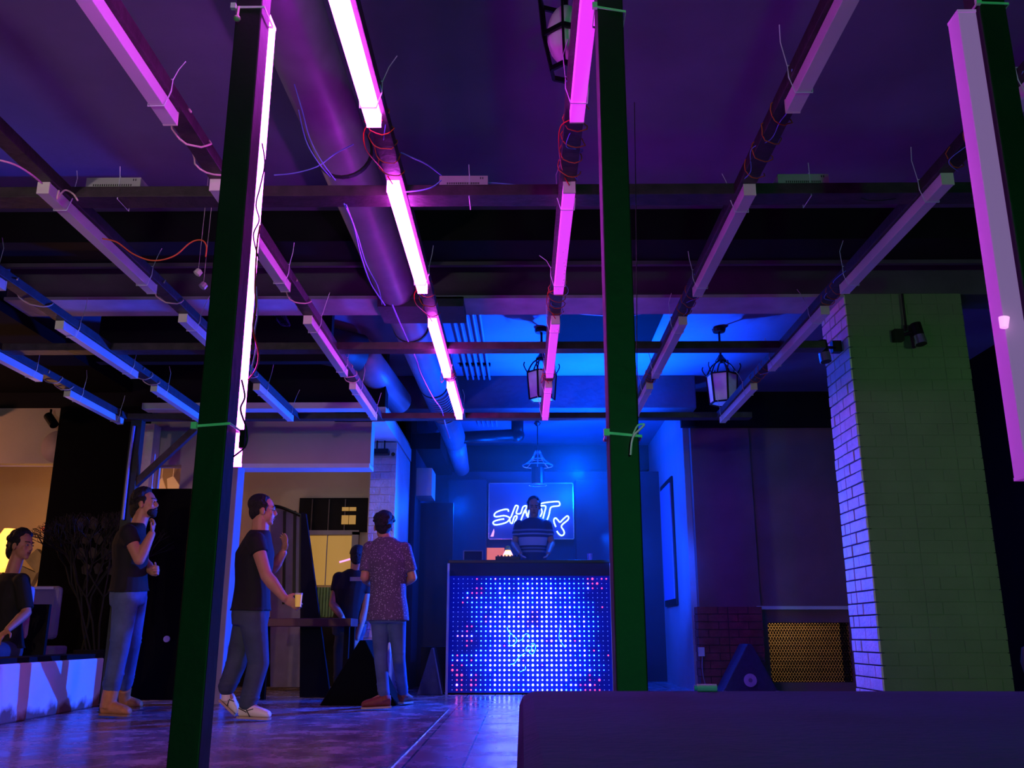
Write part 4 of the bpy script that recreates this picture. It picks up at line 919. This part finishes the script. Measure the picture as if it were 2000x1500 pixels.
def person(name, lab, J, face, up=(0,0,1), left=None, top='black_tee', legs='jeans', sleeve=.5, hair='short', shoes='tan', bare_hands=True, beard=False, handspec=None, build=1.0, shirt_long=0.0, extra=None, hemdrop=0.0, slim=1.0):
    """J: pelvis, chest, neck, head, shL, shR, elL, elR, wrL, wrR, hiL, hiR, knL, knR, anL, anR, toL, toR"""
    J = {k: Vector(v) for k, v in J.items()}
    zmin = min(J['toL'].z, J['toR'].z) if 'toL' in J else J['pelvis'].z
    t = thing(name, (J['pelvis'].x, J['pelvis'].y, max(0.0, zmin-.03)), lab, 'person')
    f = Vector(face).normalized(); u = Vector(up).normalized(); l = u.cross(f).normalized(); u = f.cross(l)
    sh = (J['shL']-J['shR']).normalized(); B = build
    b = MB()
    # torso rings
    def torso(mb, g=0.0, z_from=0.0, drop=0.0, neckline=False):
        fw = sh.cross(Vector((0,0,1))).normalized() * (1 if sh.cross(Vector((0,0,1))).dot(f) > -9 else -1)
        pe, ch, ne = J['pelvis'], J['chest'], J['neck']; hp = (J['hiL']-J['hiR']).normalized()
        def ring(c, a, w_, d_, n=20): 
            a = Vector(a).normalized(); fwd = a.cross(Vector((0,0,1))).normalized()
            return [Vector(c) + a*w_*math.cos(2*math.pi*i/n) + fwd*d_*math.sin(2*math.pi*i/n) for i in range(n)]
        mid = pe.lerp(ch, .5); R_ = []
        if drop: R_.append(ring(pe - Vector((0,0,drop)), hp, .182*B+g, .128*B+g))
        R_.append(ring(pe, hp, .168*B+g, .118*B+g)); R_.append(ring(pe.lerp(ch, .28), hp, .150*B+g, .108*B+g)); R_.append(ring(mid, (hp+sh).normalized(), .148*B+g, .108*B+g))
        R_.append(ring(mid.lerp(ch, .55), sh, .165*B+g, .118*B+g)); R_.append(ring(ch, sh, .182*B+g, .120*B+g))
        top_ = (J['shL']+J['shR'])/2
        R_.append(ring(top_ + Vector((0,0,.0)), sh, .172*B+g, .090*B+g)); R_.append(ring(top_.lerp(ne, .55)+Vector((0,0,.016)), sh, .118*B+g*.5, .074*B+g*.5))
        if neckline: R_.append(ring(top_.lerp(ne, .85)+Vector((0,0,.018)), sh, .076*B, .064*B))
        if not neckline: R_.append(ring(ne, sh, .062, .060))
        mb.loft(R_)
    torso(b)
    b.cap(J['neck']-Vector((0,0,.03)), J['head']-u*.05-f*.015, .060*B, .055*B, 14)
    H = J['head']
    b.ell(H + u*.025 - f*.012, l*.077, f*.098, u*.100, 20, 14)                 # skull
    b.ell(H - u*.045 + f*.022, l*.060, f*.072, u*.072, 18, 12)                 # jaw
    b.ell(H - u*.098 + f*.066, l*.024, f*.020, u*.018, 10, 8)                  # chin
    b.ell(H + u*.030 + f*.078, l*.052, f*.016, u*.014, 12, 6)                  # brow
    b.cap(H + u*.018 + f*.088, H - u*.022 + f*.105, .007, .0115, 8)            # nose
    b.ell(H - u*.030 + f*.098, l*.017, f*.012, u*.009, 8, 6)
    for s_ in (1, -1):
        b.ell(H - u*.012 - f*.002 + l*.080*s_, l*.010, f*.020, u*.033, 8, 8)   # ears
        b.ell(H - u*.022 + f*.062 + l*.036*s_, l*.020, f*.022, u*.026, 10, 8)   # cheeks
    for S in ('L', 'R'):
        a, e, w_ = J['sh'+S], J['el'+S], J['wr'+S]
        b.sph(a, .058*B); b.cap(a, e, .050*B, .040*B); b.cap(e, e.lerp(w_, .35), .041*B, .043*B); b.cap(e.lerp(w_, .35), w_, .042*B, .028*B)
        hs = (handspec or {}).get(S)
        d = (w_-e).normalized()
        if hs: hand(b, w_, hs[0], hs[1], hs[2], hs[3])
        else: hand(b, w_, d, -l if S == 'L' else l, f, .5)
        hi, kn, an = J['hi'+S], J['kn'+S], J['an'+S]
        G_ = B*slim; b.cap(hi, kn, .080*G_, .055*G_, 16); b.cap(kn, kn.lerp(an, .35), .054*G_, .055*G_, 14); b.cap(kn.lerp(an, .35), an, .054*G_, .036*G_, 14)
        b.cap(an, J['to'+S].lerp(an, .3), .036, .032)
    b.build('body', 'skin', t, remesh=.0062, smooths=3)
    # face details
    for s_ in (1, -1):
        c = H + u*.006 + f*.083 + l*.032*s_
        eo = MB().ell(c, l*.0125, f*.009, u*.0062, 12, 8).build('eye', 'eye', t, smooth=True)
        MB().ell(c + f*.009, l*.006, f*.002, u*.006, 10, 6).build('pupil', 'pupil', eo)
        MB().cap(H + u*.032 + f*.093 + l*.016*s_, H + u*.034 + f*.078 + l*.052*s_, .0045, .0035, 6).build('eyebrow', 'hair', t)
    MB().ell(H - u*.056 + f*.090, l*.025, f*.009, u*.0045, 12, 6).ell(H - u*.065 + f*.088, l*.022, f*.009, u*.0055, 12, 6).build('mouth', 'lip', t, smooth=True)
    # clothes
    c = MB(); torso(c, .014, drop=.02+hemdrop, neckline=True)
    for S in ('L', 'R'):
        a, e, w_ = J['sh'+S], J['el'+S], J['wr'+S]
        q = a.lerp(e, min(sleeve, 1))
        c.sph(a, .070*B); c.cyl(a, q, .066*B, .062*B, 16)
    c.build('shirt', top, t, remesh=.009, smooths=4)
    c = MB(); hp = (J['hiL']-J['hiR']).normalized()
    fwd = hp.cross(Vector((0,0,1))).normalized()
    pe = J['pelvis']; rr = random.Random(len(lab)+3)
    c.loft([[pe + Vector((0,0,z)) + hp*w_*math.cos(2*math.pi*i/20) + fwd*d_*math.sin(2*math.pi*i/20) for i in range(20)] for z, w_, d_ in ((-.13,.165*B,.115*B),(-.05,.178*B,.125*B),(.03,.172*B,.121*B),(.06,.168*B,.118*B))])
    for S in ('L', 'R'):
        hi, kn, an = J['hi'+S], J['kn'+S], J['an'+S]
        G = B*slim; he_ = an.lerp(kn, .26 if shoes == 'tan' else .04)
        c.cap(hi, kn, .094*(B+G)/2, .070*G, 16); c.cap(kn, he_, .071*G, .060*G, 16)
        for q in (.70, .79, .87, .94): c.ell(kn.lerp(he_, q) + Vector((rr.uniform(-.008,.008), rr.uniform(-.008,.008), 0)), Vector((.068*G,0,0)), Vector((0,.068*G,0)), Vector((rr.uniform(-.012,.012),0,.014)), 14, 6)
        for q in (.80, .90, 1.0): c.ell(hi.lerp(kn, q) + Vector((rr.uniform(-.01,.01), rr.uniform(-.01,.01), 0)), Vector((.082*G*(1-.15*q),0,rr.uniform(-.02,.02))), Vector((0,.082*G*(1-.15*q),rr.uniform(-.02,.02))), Vector((0,0,.013)), 14, 6)
    c.build('trousers', legs, t, remesh=.010, smooths=3)
    # hair
    hm = MB(); rnd = random.Random(hash(name+lab) % 1000 if False else len(lab))
    hm.ell(H + u*.060 - f*.036, l*.083, f*.092, u*.082, 20, 14)
    hm.ell(H + u*.0 - f*.062, l*.072, f*.052, u*.078, 16, 10)
    for s_ in (1, -1): hm.ell(H + u*.038 - f*.016 + l*s_*.068, l*.017, f*.060, u*.036, 12, 8).ell(H + u*.012 + f*.022 + l*s_*.074, l*.006, f*.010, u*.026, 8, 8).ell(H - u*.005 - f*.045 + l*s_*.058, l*.020, f*.030, u*.040, 10, 8)
    for _ in range(260):
        th = rnd.uniform(0, 6.28); ph = rnd.uniform(.0, 1.9)
        dv = (u*math.cos(ph) + (f*math.cos(th) + l*math.sin(th))*math.sin(ph)); df, du = dv.dot(f), dv.dot(u)
        if df > .15 and du < .25 + .85*df: continue
        if du < -.35 and df > -.55: continue
        if abs(dv.dot(l)) > .72 and du < .2: continue
        r_ = {'short': .013, 'quiff': .018, 'mane': .022}[hair]; q = .088 if hair == 'short' else .096
        hm.sph(H + u*.028 - f*.018 + dv*q + u*du*.012, rnd.uniform(.6, 1.2)*r_, 6, 5)
    if hair == 'quiff': hm.ell(H + u*.115 + f*.045, l*.055, f*.052, u*.035, 12, 8)
    if hair == 'mane': hm.ell(H - u*.04 - f*.085, l*.06, f*.05, u*.085, 12, 8)
    ho = hm.build('hair', 'hair', t, remesh=.0065, smooths=0)
    if beard:
        MB().ell(H - u*.072 + f*.050, l*.056, f*.050, u*.040, 14, 10).ell(H - u*.098 + f*.070, l*.030, f*.026, u*.026, 10, 8).ell(H - u*.047 + f*.096, l*.026, f*.008, u*.005, 10, 6).build('beard', 'hair', t, remesh=.006, smooths=1)
    # shoes
    for S in ('L', 'R'):
        an, to = J['an'+S], J['to'+S]; fd = (to-an); fd.z = fd.z + .0
        heel = J.get('he'+S, Vector((an.x, an.y, an.z-.06)) - Vector((fd.x, fd.y, 0)).normalized()*.05)
        ax = (to-heel).normalized(); sd = ax.cross(Vector((0,0,1))).normalized(); un = sd.cross(ax)
        sm = MB(); L_ = (to-heel).length
        bs = 1.18 if shoes == 'tan' else 1.05
        prof = [(0,.030,.050,.045),(.12,.036,.055,.05),(.35,.037,.050,.048),(.6,.043,.042,.036),(.82,.046,.034,.03),(.95,.036,.026,.024),(1.0,.018,.016,.018)]
        sm.loft([[heel + ax*L_*k + un*(cz) + sd*w_*bs*math.cos(2*math.pi*i/16) + un*h_*bs*math.sin(2*math.pi*i/16)*.9 for i in range(16)] for k, w_, h_, cz in prof])
        if shoes in ('tan', 'brown'): sm.cyl(heel + ax*.045 + un*.04, an + (J['kn'+S]-an).normalized()*(.115 if shoes == 'tan' else .0), .060 if shoes == 'tan' else .054, .062 if shoes == 'tan' else .050, 16)
        else: sm.cyl(heel + ax*.045 + un*.03, an - Vector((0,0,.01)), .046, .042, 14)
        so = sm.build({'tan': 'boot', 'brown': 'boot', 'white': 'sneaker', 'black': 'shoe'}[shoes], {'tan': 'tan_leather', 'brown': 'brown_leather', 'white': 'white_leather', 'black': 'sole_dark'}[shoes], t, remesh=.007, smooths=2)
        sl = MB(); sl.loft([[heel + ax*L_*k - un*.008 + sd*w_*a + un*z for a, z in ((-1,-.008),(1,-.008),(1,.008),(-1,.008))] for k, w_ in ((-.02,.030),(.08,.038),(.35,.038),(.65,.046),(.85,.047),(.97,.034),(1.01,.014))])
        sl.build('sole', {'tan': 'sole_tan', 'brown': 'sole_light', 'white': 'sole_light', 'black': 'sole_dark'}[shoes], so)
        lc = MB()
        for k in (.42, .5, .58): lc.cap(heel + ax*L_*k + un*(.085-.05*(k-.4)*4) + sd*.02, heel + ax*L_*k + un*(.085-.05*(k-.4)*4) - sd*.02, .003, .003, 6)
        lc.build('laces', 'cloth_white', so)
        if shoes == 'white':
            st = MB(); 
            for k0, k1, z0_, z1_ in ((.05,.3,.06,.035),(.3,.42,.05,.005),(.3,.5,.045,.06)):
                for s_ in (1, -1): st.cap(heel + ax*L_*k0 + un*z0_ + sd*s_*.040, heel + ax*L_*k1 + un*z1_ + sd*s_*.042, .0035, .0035, 6)
            st.build('stripe', 'sole_dark', so, label='black stripes')
    return t
def P(x, y, Y): return atY(x, y, Y)
def TX(x, y): return atY(x, 1390, y).x
# man with tan boots, left
Y0 = 7.78
J = dict(pelvis=P(252,1150,Y0), chest=P(256,1062,Y0), neck=P(270,1022,Y0), head=P(284,985,Y0), shR=P(250,1042,Y0-.17), shL=P(262,1040,Y0+.17), elR=P(272,1093,Y0-.20), wrR=P(296,1043,Y0-.14),
         elL=P(282,1100,Y0+.18), wrL=P(300,1118,Y0-.02), hiR=P(246,1170,Y0-.09), hiL=P(262,1168,Y0+.09), knR=P(234,1258,Y0-.08), knL=P(256,1255,Y0+.22), anR=P(212,1362,Y0-.04), anL=P(236,1348,Y0+.42))
a = atZ(197,1402,0); J['heR'] = Vector((a.x, a.y, .035)); J['toR'] = Vector((TX(258, a.y), a.y-.03, .028))
J['anR'] = Vector((a.x+.05, a.y, .115)); J['knR'] = Vector((J['knR'].x, a.y-.02, J['knR'].z))
a = atZ(226,1388,0); J['heL'] = Vector((a.x, a.y, .035)); J['toL'] = Vector((TX(275, a.y), a.y+.02, .028)); J['anL'] = Vector((a.x+.05, a.y, .115))
person('person', 'man in black t-shirt, blue jeans and tan boots with a hand at his chin', J, (1, -.05, .12), sleeve=.42, legs='jeans', hair='mane', shoes='tan', beard=True, build=1.12,
       handspec={'R': ((.15, .1, 1), (-.6, .3, .2), (.2, -1, .1), 1.3), 'L': ((.6, -.6, .1), (-1, -.3, 0), (0, -.2, 1), 1.0)})
# man in mid stride
Y0 = 7.45
J = dict(pelvis=P(490,1188,Y0), chest=P(498,1080,Y0), neck=P(508,1036,Y0), head=P(514,998,Y0), shR=P(500,1058,Y0-.17), shL=P(505,1056,Y0+.17), elR=P(520,1124,Y0-.24), wrR=P(555,1168,Y0-.22),
         elL=P(533,1110,Y0+.2), wrL=P(553,1080,Y0+.15), hiR=P(494,1205,Y0-.09), hiL=P(484,1205,Y0+.09), knR=P(497,1295,Y0-.1), knL=P(462,1295,Y0+.1))
a = atZ(466,1408,0); J['heR'] = Vector((a.x, a.y, .035)); J['toR'] = Vector((TX(532, a.y), a.y-.05, .028)); J['anR'] = Vector((a.x+.06, a.y, .115)); J['knR'].y = a.y
tl = atZ(468,1403,0); J['toL'] = Vector((tl.x, Y0+.15, .035)); h_ = P(430,1366,Y0+.12); J['heL'] = Vector((h_.x, h_.y, h_.z)); J['anL'] = J['heL'] + Vector((.045, .0, .085))
M['tee_dark'] = M['black_tee']
person('person', 'man in black t-shirt, dark jeans and white sneakers striding right with a drink', J, (1, .25, .0), sleeve=.36, legs='dark_jeans', hair='short', shoes='white', build=1.16,
       handspec={'R': ((.9, .1, -.45), (0, .9, -.3), (.4, 0, .9), .8), 'L': ((.1, .1, 1), (-.6, -.5, 0), (.6, -.6, .1), .5)})
# man in patterned shirt, seen from behind
def shirt_mat():
    m = mat('patterned_shirt', '54405c', 0.85, noise=0.1, nscale=6, bump=.2, bscale=14); nt = m.node_tree; L = nt.links.new; b = nt.nodes['Principled BSDF']
    tc = nt.nodes.new('ShaderNodeTexCoord'); mp = nt.nodes.new('ShaderNodeMapping'); mp.inputs['Scale'].default_value = (55, 55, 55); L(tc.outputs['Object'], mp.inputs['Vector'])
    v = nt.nodes.new('ShaderNodeTexVoronoi'); v.inputs['Scale'].default_value = 1.0; v.inputs['Randomness'].default_value = 0.85; L(mp.outputs['Vector'], v.inputs['Vector'])
    r = nt.nodes.new('ShaderNodeValToRGB'); r.color_ramp.elements[0].position = .2; r.color_ramp.elements[0].color = (1,1,1,1); r.color_ramp.elements[1].position = .34; r.color_ramp.elements[1].color = (0,0,0,1)
    L(v.outputs['Distance'], r.inputs['Fac']); mx = nt.nodes.new('ShaderNodeMix'); mx.data_type = 'RGBA'; mx.inputs['B'].default_value = lin('a090a8')
    L(b.inputs['Base Color'].links[0].from_socket, mx.inputs['A']); L(r.outputs['Color'], mx.inputs['Factor']); L(mx.outputs['Result'], b.inputs['Base Color']); return m
M['patterned_shirt'] = shirt_mat()
Y0 = 8.5
J = dict(pelvis=P(758,1188,Y0), chest=P(757,1095,Y0), neck=P(754,1050,Y0), head=P(749,1029,Y0+.03), shL=P(722,1072,Y0+.02), shR=P(790,1073,Y0), elL=P(712,1128,Y0-.03), wrL=P(722,1140,Y0+.24), elR=P(806,1128,Y0), wrR=P(784,1143,Y0+.22),
         hiL=P(742,1205,Y0), hiR=P(775,1205,Y0), knL=P(742,1290,Y0-.03), knR=P(779,1287,Y0+.1))
a = atZ(763,1387,0); J['heL'] = Vector((a.x, a.y, .035)); J['toL'] = Vector((TX(707, a.y), a.y-.05, .028)); J['anL'] = Vector((a.x-.06, a.y, .115)); J['knL'].y = a.y
a = atZ(783,1379,0); J['heR'] = Vector((a.x, a.y, .035)); J['toR'] = Vector((a.x+.06, a.y+.22, .028)); J['anR'] = Vector((a.x+.01, a.y+.05, .115))
person('person', 'man seen from behind in patterned short-sleeved shirt, jeans and brown boots', J, (-.15, 1, .0), top='patterned_shirt', sleeve=.8, legs='jeans', hair='quiff', shoes='brown', hemdrop=.09, slim=.84,
       handspec={'L': ((.5, .9, .0), (.6, -.3, -.5), (.1, .2, 1), .9), 'R': ((-.5, .9, .0), (-.6, -.3, -.5), (-.1, .2, 1), .9)})
# disc jockey
def stripe_mat():
    m = mat('striped_shirt', '2a3050', 0.85); nt = m.node_tree; L = nt.links.new; b = nt.nodes['Principled BSDF']
    tc = nt.nodes.new('ShaderNodeTexCoord'); sx = nt.nodes.new('ShaderNodeSeparateXYZ'); L(tc.outputs['Object'], sx.inputs[0])
    mr = nt.nodes.new('ShaderNodeMapRange'); mr.inputs['From Min'].default_value = 1.0; mr.inputs['From Max'].default_value = 1.5; L(sx.outputs['Z'], mr.inputs['Value'])
    r = nt.nodes.new('ShaderNodeValToRGB'); r.color_ramp.interpolation = 'CONSTANT'; e = r.color_ramp.elements
    e[0].position = 0; e[0].color = lin('30365a'); e[1].position = .28; e[1].color = lin('7c80a0')
    for p_, c_ in ((.33,'30365a'),(.37,'7c80a0'),(.40,'30365a'),(.45,'a8a8c8'),(.66,'30365a'),(.72,'9498b8'),(.76,'30365a'),(.82,'7c80a0'),(.86,'30365a')):
        x = e.new(p_); x.color = lin(c_)
    L(mr.outputs['Result'], r.inputs['Fac']); L(r.outputs['Color'], b.inputs['Base Color']); return m
M['striped_shirt'] = stripe_mat()
Y0 = 11.75; zf = .5
J = dict(pelvis=(.14,Y0,zf+.95), chest=P(1041,1045,Y0), neck=P(1042,1012,Y0), head=P(1043,990,Y0-.04), shL=P(1068,1026,Y0), shR=P(1014,1026,Y0), elL=P(1078,1062,Y0+.03), elR=P(1004,1062,Y0+.03), wrL=(.32,Y0-.33,1.6), wrR=(-.02,Y0-.33,1.6),
         hiL=(.23,Y0,zf+.9), hiR=(.05,Y0,zf+.9), knL=(.24,Y0,zf+.5), knR=(.04,Y0,zf+.5), anL=(.25,Y0+.02,zf+.115), anR=(.03,Y0+.02,zf+.115), toL=(.27,Y0-.18,zf+.028), toR=(.01,Y0-.18,zf+.028), heL=(.25,Y0+.06,zf+.035), heR=(.03,Y0+.06,zf+.035))
person('person', 'disc jockey with striped shirt standing behind the booth in front of the neon sign', J, (0, -1, -.25), top='striped_shirt', sleeve=.6, legs='dark_jeans', hair='short', shoes='black')
# seated dark haired person at far left
Y0 = 8.0
J = dict(pelvis=(-4.42,Y0+.05,.55), chest=(-4.42,Y0,.93), neck=(-4.40,Y0,1.14), head=P(42,1066,Y0), shL=(-4.58,Y0+.08,1.08), shR=(-4.26,Y0-.08,1.08), elL=(-4.72,Y0,.82), elR=(-4.16,Y0-.12,.82), wrL=(-4.6,Y0-.2,.68), wrR=(-4.2,Y0-.3,.68),
         hiL=(-4.5,Y0,.5), hiR=(-4.34,Y0,.5), knL=(-4.52,Y0-.42,.5), knR=(-4.32,Y0-.44,.5), anL=(-4.52,Y0-.45,.12), anR=(-4.32,Y0-.47,.12), toL=(-4.52,Y0-.66,.03), toR=(-4.32,Y0-.68,.03), heL=(-4.52,Y0-.40,.035), heR=(-4.32,Y0-.42,.035))
person('person', 'curly dark haired person in black shirt sitting at the far left before the orange lamp', J, (.85, -.2, -.05), sleeve=.9, legs='dark_jeans', hair='mane', shoes='black')
t = thing('dining_chair', (-4.42, 8.1, 0), 'plain dark chair under the seated person at far left', 'chair')
MB().box(-4.66, -4.18, 7.9, 8.32, .40, .45).build('seat', 'black_paint', t)
MB().box(-4.66, -4.18, 8.29, 8.33, .45, .9).build('backrest', 'black_paint', t)
for x in (-4.65, -4.22):
    for y in (7.91, 8.28): MB().box(x, x+.035, y, y+.035, 0, .40).build('leg', 'black_paint', t)
# dark person behind the patterned shirt
Y0 = 10.1
M['print_tee'] = mat('print_tee', '0d0c12', .85)
J = dict(pelvis=P(682,1215,Y0), chest=P(686,1150,Y0), neck=P(694,1112,Y0), head=P(701,1090,Y0-.03), shL=P(662,1130,Y0), shR=P(718,1130,Y0), elL=P(650,1180,Y0-.05), elR=P(712,1190,Y0-.04), wrL=P(668,1205,Y0-.2), wrR=P(697,1246,Y0-.1),
         hiL=P(674,1225,Y0), hiR=P(694,1225,Y0))
for S, dx in (('L', -.08), ('R', .08)):
    x = J['pelvis'].x + dx
    J['kn'+S] = Vector((x, Y0+.0, .5)); J['an'+S] = Vector((x, Y0+.05, .115)); J['he'+S] = Vector((x, Y0+.0, .035)); J['to'+S] = Vector((x-.02, Y0+.24, .028))
    J['kn'+S].y += .3 if False else 0
t = person('person', 'person in dark shirt with pale print on the back, behind the man in patterned shirt', J, (.25, 1, -.05), top='print_tee', sleeve=.5, legs='dark_jeans', hair='short', shoes='black', build=1.05, handspec={'R': ((-.25,-.1,-1), (-.5,.5,0), (-.4,-.4,0), .5)})

# ---------------------------------------------------------------- thin club haze
m = bpy.data.materials.new('haze'); m.use_nodes = True; nt = m.node_tree; nt.nodes.clear()
ou = nt.nodes.new('ShaderNodeOutputMaterial'); vsn = nt.nodes.new('ShaderNodeVolumeScatter'); vsn.inputs['Density'].default_value = HAZE; vsn.inputs['Anisotropy'].default_value = 0.3
nt.links.new(vsn.outputs[0], ou.inputs['Volume']); M['haze'] = m
o = MB().box(-1.35, 2.0, 10.3, 13.38, 0.02, 3.18).build('haze', 'haze', None)
tag(o, 'thin blue smoke haze hanging round the booth and stage', 'haze', kind='stuff')

# small things held or worn
pr = WP[t.name]
o = MB().box(P(684,1128,9.96).x, P(706,1128,9.96).x, 9.945, 9.97, P(690,1135,9.96).z, P(690,1127,9.96).z).build('shirt_print', 'cloth_grey', t, label='pale print across the back')
MB().cyl(P(703,1223,10.03), P(704,1217,10.04), .044, n=16).build('wristband', 'yellow', t, label='yellow wristband')
p = P(583, 1172, 7.2)
gt = thing('drink_glass', p - Vector((0,0,.05)), 'small glass of yellow drink in the hand of the striding man', 'glass')
MB().lathe(p - Vector((0,0,.05)), [(.022,0),(.028,.09)], 14).build('drink', 'amber', gt)
MB().lathe(p + Vector((0,0,.04)), [(.0285,0),(.030,.012)], 14).build('rim', 'cloth_white', gt)
